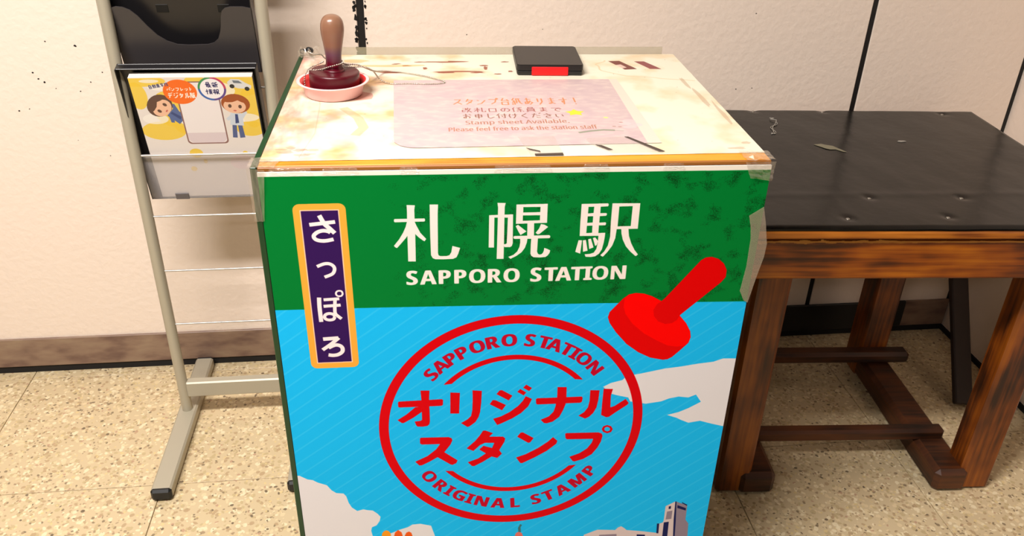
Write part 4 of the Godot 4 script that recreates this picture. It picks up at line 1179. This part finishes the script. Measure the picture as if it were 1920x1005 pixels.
# ---------------------------------------------------------------- the brochure rack
func brochure_rack() -> void:
	var zp := 0.224
	var t := thing("brochure_rack", "grey metal brochure stand with dark plastic pockets, left of the stamp box", "brochure stand", Vector3(-0.408, 0, zp))
	var xl := -0.1395
	var xr := 0.1405
	for x in [xl, xr]:
		var st := newst()
		tube(st, [Vector3(x, 0.028, 0), Vector3(x, 1.62, 0)], 0.0118, 24)
		obj("pole", st, mats.rack_paint, t)
		st = newst()
		box(st, Vector3(x, 0.0165, 0.030), Vector3(0.042, 0.027, 0.474), 0.004)
		var foot := obj("foot", st, mats.rack_paint, t)
		for s in [-1, 1]:
			st = newst()
			box(st, Vector3(x, 0.0165, 0.030 + s * 0.236), Vector3(0.0424, 0.0275, 0.014), 0.005)
			obj("end_cap", st, mats.rack_cap, foot)
			st = newst()
			lathe(st, [Vector2(0, 0.0), Vector2(0.012, 0.0), Vector2(0.012, 0.004), Vector2(0.009, 0.006)], 16, Vector3(x, 0.0, 0.030 + s * 0.21))
			obj("glide", st, mats.rack_cap, foot)
	obj("cross_bar", boxed(Vector3(xl + 0.009, 0.071, -0.011), Vector3(xr - 0.009, 0.112, 0.011), 0.003), mats.rack_paint, t)
	for y in [0.268, 0.404, 0.534, 0.669, 0.803, 1.071, 1.339]:
		var st := newst()
		var back := -0.009 if y > 0.7 else 0.0
		tube(st, [Vector3(xl + 0.006, y, back), Vector3(xr - 0.006, y, back)], 0.0022, 10)
		obj("wire", st, mats.rack_wire, t)
	var lower := pocket(t, 0.669, true)
	pocket(t, 0.937, false)
	pocket(t, 1.205, false)
	pamphlet(t.position)

const LEAN := 0.252   # the pockets tip forward at the top

func in_pocket(y0: float, x: float, s: float, n: float) -> Vector3:   # s up the pocket from the wire, n out of it
	return Vector3(x, y0 + s * cos(LEAN) - n * sin(LEAN), -0.006 + s * sin(LEAN) + n * cos(LEAN))

func pocket(rack: Node3D, y0: float, clear: bool) -> MeshInstance3D:
	var turn := Basis(Vector3.RIGHT, LEAN)
	var half := 0.128
	var mid := -0.0065
	var lo := -0.115
	var hi := 0.187
	var place := func(n: float) -> Transform3D: return Transform3D(turn, in_pocket(y0, mid, 0, n))
	var slab := func(a: Vector3, b: Vector3, bevel: float) -> SurfaceTool:   # x, s, n
		var st := newst()
		var c := (a + b) * 0.5
		box(st, in_pocket(y0, c.x + mid, c.y, c.z), b - a, bevel, turn)
		return st
	var back := obj("pocket", slab.call(Vector3(-half, lo, -0.032), Vector3(half, hi, -0.029), 0.001), mats.pocket_plastic, rack)
	# top lip, folded forward
	obj("top_lip", slab.call(Vector3(-half, hi - 0.003, -0.029), Vector3(half, hi, -0.012), 0.001), mats.pocket_plastic, back)
	for s in [-1, 1]:
		var st := newst()
		var p := PackedVector2Array([Vector2(lo, -0.032), Vector2(lo, 0.0), Vector2(0.03, 0.0), Vector2(0.05, -0.004), Vector2(hi, -0.008), Vector2(hi, -0.032)])
		var base := in_pocket(y0, mid + s * half - (0.0015 if s > 0 else 0.0), 0, 0)
		prism(st, p, Transform3D(Basis(turn.y, turn.z, turn.x), base), 0.0015)
		obj("side", st, mats.pocket_plastic, back)
	obj("floor_ledge", slab.call(Vector3(-half, lo, -0.029), Vector3(half, lo + 0.002, 0.0), 0.0008), mats.pocket_plastic, back)
	if clear:
		obj("front_plate", slab.call(Vector3(-half, lo, -0.0012), Vector3(half, 0.0, 0.0), 0.0004), mats.pocket_clear, back)
		obj("clip", slab.call(Vector3(-0.079, lo - 0.001, -0.001), Vector3(-0.052, lo + 0.014, 0.0012), 0.0006), mats.clip_grey, back)
	else:
		# front plate with a rounded dip between two horns
		var p := PackedVector2Array([Vector2(-half, lo), Vector2(half, lo), Vector2(half, 0.020)])
		for q in [[0.1125, 0.0235], [0.090, 0.0235], [0.080, 0.021], [0.0735, 0.015], [0.070, 0.004], [0.067, -0.014], [0.063, -0.028], [0.057, -0.042], [0.048, -0.050], [0.036, -0.0535], [0.0, -0.0545], [-0.020, -0.053], [-0.037, -0.046], [-0.052, -0.034], [-0.066, -0.015], [-0.079, 0.006], [-0.090, 0.0175], [-0.101, 0.023], [-0.113, 0.0245]]:
			p.append(Vector2(q[0], q[1]))
		p.append(Vector2(-half, 0.020))
		var st := newst()
		prism(st, p, place.call(-0.002), 0.002)
		obj("front_plate", st, mats.pocket_front, back)
		for q in [[-0.055, 0.048], [0.068, 0.048], [-0.040, 0.006], [0.072, 0.006]]:
			obj("hook_slot", slab.call(Vector3(q[0] - 0.011, q[1] - (0.003 if q[1] > 0.03 else 0.008), -0.0292), Vector3(q[0] + 0.011, q[1] + (0.003 if q[1] > 0.03 else 0.008), -0.0282), 0.0004), mats.pocket_slot, back)
	return back

func pamphlet(rack_at: Vector3) -> void:
	# picture units: millimetres, x from the left edge, y down from the top edge
	var pw := 0.226
	var ph := 0.285
	var pic := Pic.new(678, 855, Color(0.90, 0.87, 0.85))
	pic.to = Transform2D(Vector2(3, 0), Vector2(0, 3), Vector2.ZERO)
	var yellow := Color(0.93, 0.78, 0.22)
	for q in [[20, 8, 46, 12], [8, 40, 18, 30], [60, 70, 30, 40], [40, 120, 42, 22], [80, 105, 20, 22], [196, 18, 50, 26], [214, 70, 22, 46], [206, 118, 28, 18], [120, 8, 20, 10], [90, 175, 13, 11], [78, 214, 6, 6], [104, 196, 4, 5], [186, 176, 5, 4]]:
		pic.fill([ellipse(Vector2(q[0], q[1]), q[2], q[3])], yellow, 0.85)
	for q in [[30, 92, 24, 12], [196, 92, 30, 10], [150, 30, 40, 20], [60, 22, 30, 7], [36, 8, 18, 4]]:
		pic.fill([ellipse(Vector2(q[0], q[1]), q[2], q[3])], Color(0.95, 0.93, 0.90), 0.8)
	pic.fill([ellipse(Vector2(178, 200), 26, 18)], Color(0.93, 0.80, 0.82), 0.6)
	var skin := Color(0.93, 0.74, 0.62)
	var hair := Color(0.36, 0.25, 0.21)
	var blue := Color(0.20, 0.27, 0.48)
	var person := func(at: Vector2, lean: float, k: Color, coat: Color, low: Color) -> void:     # a plain little figure
		var f := Transform2D(lean, at)
		var put := func(c: Vector2, rx: float, ry: float, col: Color) -> void:
			var e := ellipse(c, rx, ry)
			for i in e.size():
				e[i] = f * e[i]
			pic.fill([e], col)
		var part := func(pts: Array, col: Color) -> void:
			var e := PackedVector2Array()
			for q in pts:
				e.append(f * q)
			pic.fill([e], col)
		part.call([Vector2(-9, 45), Vector2(-1, 45), Vector2(-1, 80), Vector2(-10, 80)], low)
		part.call([Vector2(1, 45), Vector2(9, 45), Vector2(14, 78), Vector2(4, 80)], low)
		part.call([Vector2(-11, 22), Vector2(11, 22), Vector2(13, 50), Vector2(-13, 50)], coat)
		part.call([Vector2(9, 24), Vector2(16, 14), Vector2(21, 18), Vector2(12, 34)], coat)
		part.call([Vector2(-9, 24), Vector2(-20, 36), Vector2(-16, 41), Vector2(-8, 34)], coat)
		part.call([Vector2(-2.5, 24), Vector2(2.5, 24), Vector2(4, 44), Vector2(-3, 46)], blue)
		put.call(Vector2(0, 0), 27, 22, k)
		put.call(Vector2(-2, 6), 21, 16, skin)
		put.call(Vector2(-11, 6), 3.2, 4.2, hair)
		put.call(Vector2(8, 6), 3.2, 4.2, hair)
		put.call(Vector2(-2, 16), 3.0, 1.5, Color(0.78, 0.38, 0.34))
		part.call([Vector2(-25, -4), Vector2(-14, -18), Vector2(14, -18), Vector2(25, -2), Vector2(12, -4), Vector2(4, -8), Vector2(-6, -3), Vector2(-16, -2)], k)
	person.call(Vector2(44, 62), -0.85, hair, Color(0.32, 0.40, 0.60), Color(0.93, 0.91, 0.90))
	person.call(Vector2(186, 60), 0.10, Color(0.62, 0.30, 0.12), Color(0.80, 0.83, 0.88), Color(0.30, 0.36, 0.55))
	# a telephone with an empty white screen
	var phone := func(grow: float) -> PackedVector2Array: return round_rect(Vector2(82 - grow, 12 - grow), Vector2(156 + grow, 150 + grow), 8)
	pic.fill([phone.call(2.6)], Color(0.55, 0.40, 0.38))
	pic.fill([phone.call(0.0)], Color(0.93, 0.90, 0.90))
	pic.fill([PackedVector2Array([Vector2(82, 126), Vector2(156, 126), Vector2(156, 142), Vector2(148, 150), Vector2(90, 150), Vector2(82, 142)])], Color(0.86, 0.80, 0.82))
	pic.fill([ellipse(Vector2(88, 32), 31, 27, 40)], Color(0.95, 0.42, 0.08))
	written(pic, "パンフレット", Vector2(64, 22), Vector2(112, 30), 1.5, Color(0.97, 0.90, 0.84))
	written(pic, "デジタル版", Vector2(63, 34), Vector2(115, 46), 1.9, Color(0.97, 0.92, 0.88))
	var ring := Vector2(148, 26)
	for k in [[0.0, Color(0.22, 0.55, 0.32)], [0.25, Color(0.75, 0.22, 0.38)], [0.5, Color(0.35, 0.25, 0.55)], [0.75, Color(0.20, 0.38, 0.68)]]:
		var p := PackedVector2Array()
		for i in 11:
			var a: float = TAU * (k[0] + 0.5 + 0.25 * i / 10.0)
			p.append(ring + Vector2(cos(a), sin(a)) * 26)
		p.append(ring)
		pic.fill([p], k[1])
	pic.fill([ellipse(ring, 22, 22, 40)], Color(0.95, 0.93, 0.94))
	written(pic, "最新", Vector2(135, 12), Vector2(161, 23), 1.7, Color(0.12, 0.12, 0.36))
	written(pic, "情報", Vector2(135, 27), Vector2(161, 38), 1.7, Color(0.12, 0.12, 0.36))
	var tilt := pic.to
	pic.to = pic.to * Transform2D(-0.16, Vector2(18, 22))
	written(pic, "自動車学校", Vector2(14, -3), Vector2(52, 5), 1.2, Color(0.26, 0.26, 0.42))
	pic.to = tilt
	# a little white car
	pic.fill([PackedVector2Array([Vector2(178, 12), Vector2(186, 5), Vector2(202, 6), Vector2(212, 14), Vector2(222, 20), Vector2(220, 27), Vector2(198, 26), Vector2(180, 20)])], Color(0.86, 0.86, 0.86))
	pic.fill([PackedVector2Array([Vector2(188, 8), Vector2(200, 9), Vector2(206, 15), Vector2(190, 14)])], Color(0.42, 0.46, 0.50))
	for q in [Vector2(186, 21), Vector2(213, 27)]:
		pic.fill([ellipse(q, 4.5, 4.5)], Color(0.15, 0.15, 0.15))
	pic.fill([PackedVector2Array([Vector2(0, 0), Vector2(226, 0), Vector2(226, 1.5), Vector2(0, 1.5)])], Color(0.96, 0.90, 0.86))
	var m := mat("pamphlet_print", Color.WHITE, 0.35)
	m.albedo_texture = pic.texture()
	m.texture_repeat = false
	var t := thing("pamphlet", "yellow and white pamphlet with two cartoon figures standing in the lower dark pocket", "pamphlet", rack_at + in_pocket(0.669, 0, -0.11, 0))
	var st := newst()
	var c := in_pocket(0.669, 0, 0.0315, -0.0125) - in_pocket(0.669, 0, -0.11, 0)
	box(st, c, Vector3(pw, ph, 0.018), 0.0005, Basis(Vector3.RIGHT, LEAN))
	var edge := mat("paper_edge", Color(0.90, 0.86, 0.82), 0.7)
	obj("page_block", st, edge, t)
	sheet_mesh("cover_page", m, func(s: float, v: float) -> Vector3:
		return in_pocket(0.669, lerpf(-pw, pw, s) * 0.5, lerpf(0.0315 + ph * 0.5, 0.0315 - ph * 0.5, v), -0.0030) - in_pocket(0.669, 0, -0.11, 0), Vector2.ZERO, Vector2.ONE, t, 2, 2)

# ---------------------------------------------------------------- small things on the lid
func stamp_and_tray() -> void:
	var at := on_lid(-0.2575, 0.0008, -0.291)
	var tray := thing("ink_tray", "shallow pink plastic dish stained red inside, holding the stamp on the lid", "dish", at)
	var st := newst()
	lathe(st, [Vector2(0, 0), Vector2(0.041, 0.0), Vector2(0.0435, 0.002), Vector2(0.0465, 0.0165), Vector2(0.0485, 0.0195), Vector2(0.0545, 0.0212), Vector2(0.0553, 0.0223), Vector2(0.054, 0.0230), Vector2(0.0500, 0.0222)], 64)
	obj("dish", st, mats.tray_pink, tray)
	st = newst()
	lathe(st, [Vector2(0.0500, 0.0222), Vector2(0.0470, 0.0202), Vector2(0.0447, 0.0165), Vector2(0.0420, 0.0032), Vector2(0.0395, 0.0020), Vector2(0, 0.0020)], 64)
	obj("inked_inside", st, mats.tray_ink, tray)
	var s := thing("rubber_stamp", "round maroon rubber stamp with a brown club shaped handle standing in the pink dish", "rubber stamp", at + Vector3(0.002, 0.0024, 0.001))
	s.rotation = Vector3(0.0, 0.0, -0.03)
	st = newst()
	lathe(st, [Vector2(0, 0.0012), Vector2(0.0365, 0.0012), Vector2(0.0375, 0.002), Vector2(0.038, 0.018)], 64)
	lathe(st, [Vector2(0.038, 0.018), Vector2(0.038, 0.030), Vector2(0.0375, 0.0325), Vector2(0.036, 0.0338), Vector2(0.033, 0.0343), Vector2(0.0, 0.0345)], 64)
	var base := obj("base", st, mats.stamp_maroon, s)
	st = newst()
	lathe(st, [Vector2(0.0165, 0.0342), Vector2(0.0165, 0.0362), Vector2(0.015, 0.0375), Vector2(0.0, 0.038)], 48)
	obj("collar", st, mats.stamp_maroon, base)
	# handle: ink has crept up the lower half
	var prof := []
	for q in [[0.0145, 0.0365], [0.0132, 0.041], [0.0120, 0.046], [0.0118, 0.051], [0.0121, 0.058], [0.0132, 0.067], [0.0148, 0.077], [0.0163, 0.086], [0.0173, 0.094], [0.0174, 0.100], [0.0166, 0.106], [0.0148, 0.111], [0.0115, 0.1150], [0.007, 0.1174], [0.003, 0.1182], [0.0, 0.1184]]:
		prof.append(Vector2(q[0], q[1]))
	st = newst()
	smooth(st)
	var tone := func(y: float) -> Color:
		var brown := lin(Color(0.50, 0.335, 0.265))
		var tan := lin(Color(0.53, 0.385, 0.30))
		var violet := lin(Color(0.37, 0.21, 0.29))
		var maroon := lin(Color(0.33, 0.045, 0.11))
		if y < 0.048:
			return maroon
		if y < 0.062:
			return maroon.lerp(violet, (y - 0.048) / 0.014)
		if y < 0.074:
			return violet.lerp(brown, (y - 0.062) / 0.012)
		return brown.lerp(tan, clampf((y - 0.074) / 0.04, 0.0, 1.0))
	var fine := []
	for i in prof.size() - 1:
		for k in 3:
			fine.append(prof[i].cubic_interpolate(prof[i + 1], prof[maxi(i - 1, 0)], prof[mini(i + 2, prof.size() - 1)], k / 3.0))
	fine.append(prof[-1])
	var segs := 40
	for i in fine.size() - 1:
		for k in segs:
			var a := TAU * k / segs
			var b := TAU * ((k + 1) % segs) / segs
			var p: Vector2 = fine[i]
			var q: Vector2 = fine[i + 1]
			var pts := [Vector3(sin(a) * p.x, p.y, cos(a) * p.x), Vector3(sin(b) * p.x, p.y, cos(b) * p.x), Vector3(sin(b) * q.x, q.y, cos(b) * q.x), Vector3(sin(a) * q.x, q.y, cos(a) * q.x)]
			for id in [0, 2, 1, 0, 3, 2] if q.x > 1e-6 else [0, 2, 1]:
				st.set_color(tone.call(pts[id].y))
				st.add_vertex(pts[id])
	obj("handle", st, mats.stamp_handle, s)

func ball_chain() -> void:
	var o := Vector3.ZERO
	var base := on_lid(-0.318, 0.0, -0.497)
	var t := thing("ball_chain", "thin silver ball chain looped round the stamp, tied at the lid corner", "chain", base)
	var st := newst()
	var runs := [
		[Vector3(-0.318, 0.010, -0.493), Vector3(-0.302, 0.016, -0.455), Vector3(-0.286, 0.028, -0.41), Vector3(-0.270, 0.046, -0.325), Vector3(-0.2575, 0.0505, -0.3065), Vector3(-0.245, 0.051, -0.300), Vector3(-0.241, 0.050, -0.286), Vector3(-0.250, 0.050, -0.2745), Vector3(-0.262, 0.046, -0.2765), Vector3(-0.272, 0.0405, -0.285), Vector3(-0.283, 0.0385, -0.288), Vector3(-0.292, 0.0385, -0.287), Vector3(-0.297, 0.034, -0.286), Vector3(-0.2995, 0.024, -0.284), Vector3(-0.2985, 0.014, -0.2815), Vector3(-0.297, 0.0075, -0.279)],
		[Vector3(-0.272, 0.046, -0.308), Vector3(-0.281, 0.0390, -0.318), Vector3(-0.290, 0.0385, -0.305), Vector3(-0.2945, 0.037, -0.294)],
		[Vector3(-0.243, 0.0485, -0.292), Vector3(-0.236, 0.041, -0.310), Vector3(-0.228, 0.0385, -0.318), Vector3(-0.219, 0.036, -0.322), Vector3(-0.207, 0.0265, -0.335), Vector3(-0.196, 0.012, -0.37), Vector3(-0.181, 0.0032, -0.402), Vector3(-0.1497, 0.0028, -0.392), Vector3(-0.115, 0.0028, -0.371), Vector3(-0.0865, 0.0028, -0.3435), Vector3(-0.0935, 0.0028, -0.333), Vector3(-0.115, 0.0028, -0.3305), Vector3(-0.1403, 0.0028, -0.3332), Vector3(-0.170, 0.0028, -0.3335), Vector3(-0.188, 0.005, -0.345), Vector3(-0.199, 0.0245, -0.331), Vector3(-0.212, 0.0355, -0.315), Vector3(-0.224, 0.0390, -0.303), Vector3(-0.238, 0.0425, -0.292)],
	]
	for run in runs:
		var path := Curve3D.new()
		for i in run.size():
			var tan: Vector3 = (run[mini(i + 1, run.size() - 1)] - run[maxi(i - 1, 0)]) * 0.16
			path.add_point(run[i], -tan, tan)
		path.bake_interval = 0.0008
		var n := int(path.get_baked_length() / 0.0035)
		var line := []
		for i in n:
			var q := path.sample_baked(path.get_baked_length() * i / (n - 1.0))
			var p := on_lid(q.x, q.y, q.z) - base
			ball(st, p, 0.00135, 8, 6)
			line.append(p)
		tube(st, line, 0.0004, 5)
	obj("beads", st, mats.chain_metal, t)
	st = newst()
	var rng := RandomNumberGenerator.new()
	rng.seed = 12
	for i in 5:
		ball(st, on_lid(-0.322 + rng.randf_range(-0.008, 0.008), 0.008 + rng.randf_range(0, 0.006), -0.498 + rng.randf_range(-0.006, 0.006)) - base, rng.randf_range(0.004, 0.0065), 7, 5)
	var knot := obj("dark_knot", st, mats.rack_cap, t)
	st = newst()
	wrinkled(st, [on_lid(-0.336, 0.004, -0.507) - base, on_lid(-0.300, 0.004, -0.508) - base, on_lid(-0.303, 0.003, -0.485) - base, on_lid(-0.334, 0.003, -0.470) - base], 7, 0.016, Vector3.UP, 21)
	obj("tape_scrap", st, mats.old_tape, knot)

func ink_pad() -> void:
	var t := thing("ink_pad", "flat black ink pad case with a red front label, at the back of the lid", "ink pad", on_lid(0.0902, 0.0009, -0.379), BOX_TURN - 0.035)
	# local frame: z = 0 at the front face, the case runs back from it
	var st := newst()
	box(st, Vector3(0, 0.0045, -0.059), Vector3(0.110, 0.009, 0.118), 0.0025)
	obj("case_bottom", st, mats.pad_black, t)
	st = newst()
	var outline := round_rect(Vector2(-0.056, -0.1195), Vector2(0.056, 0.0005), 0.006)
	var lay := Transform3D(Basis(Vector3.RIGHT, Vector3.BACK, Vector3.UP), Vector3(0, 0.0085, 0))
	prism(st, outline, lay, 0.0085)
	var inner := round_rect(Vector2(-0.0545, -0.118), Vector2(0.0545, -0.001), 0.005)
	lay.origin.y = 0.0168
	prism(st, inner, lay, 0.0012)
	obj("case_lid", st, mats.pad_black, t)
	obj("front_label", boxed(Vector3(-0.0305, 0.0005, -0.002), Vector3(0.0305, 0.0148, 0.0018), 0.0008), mats.pad_red, t)
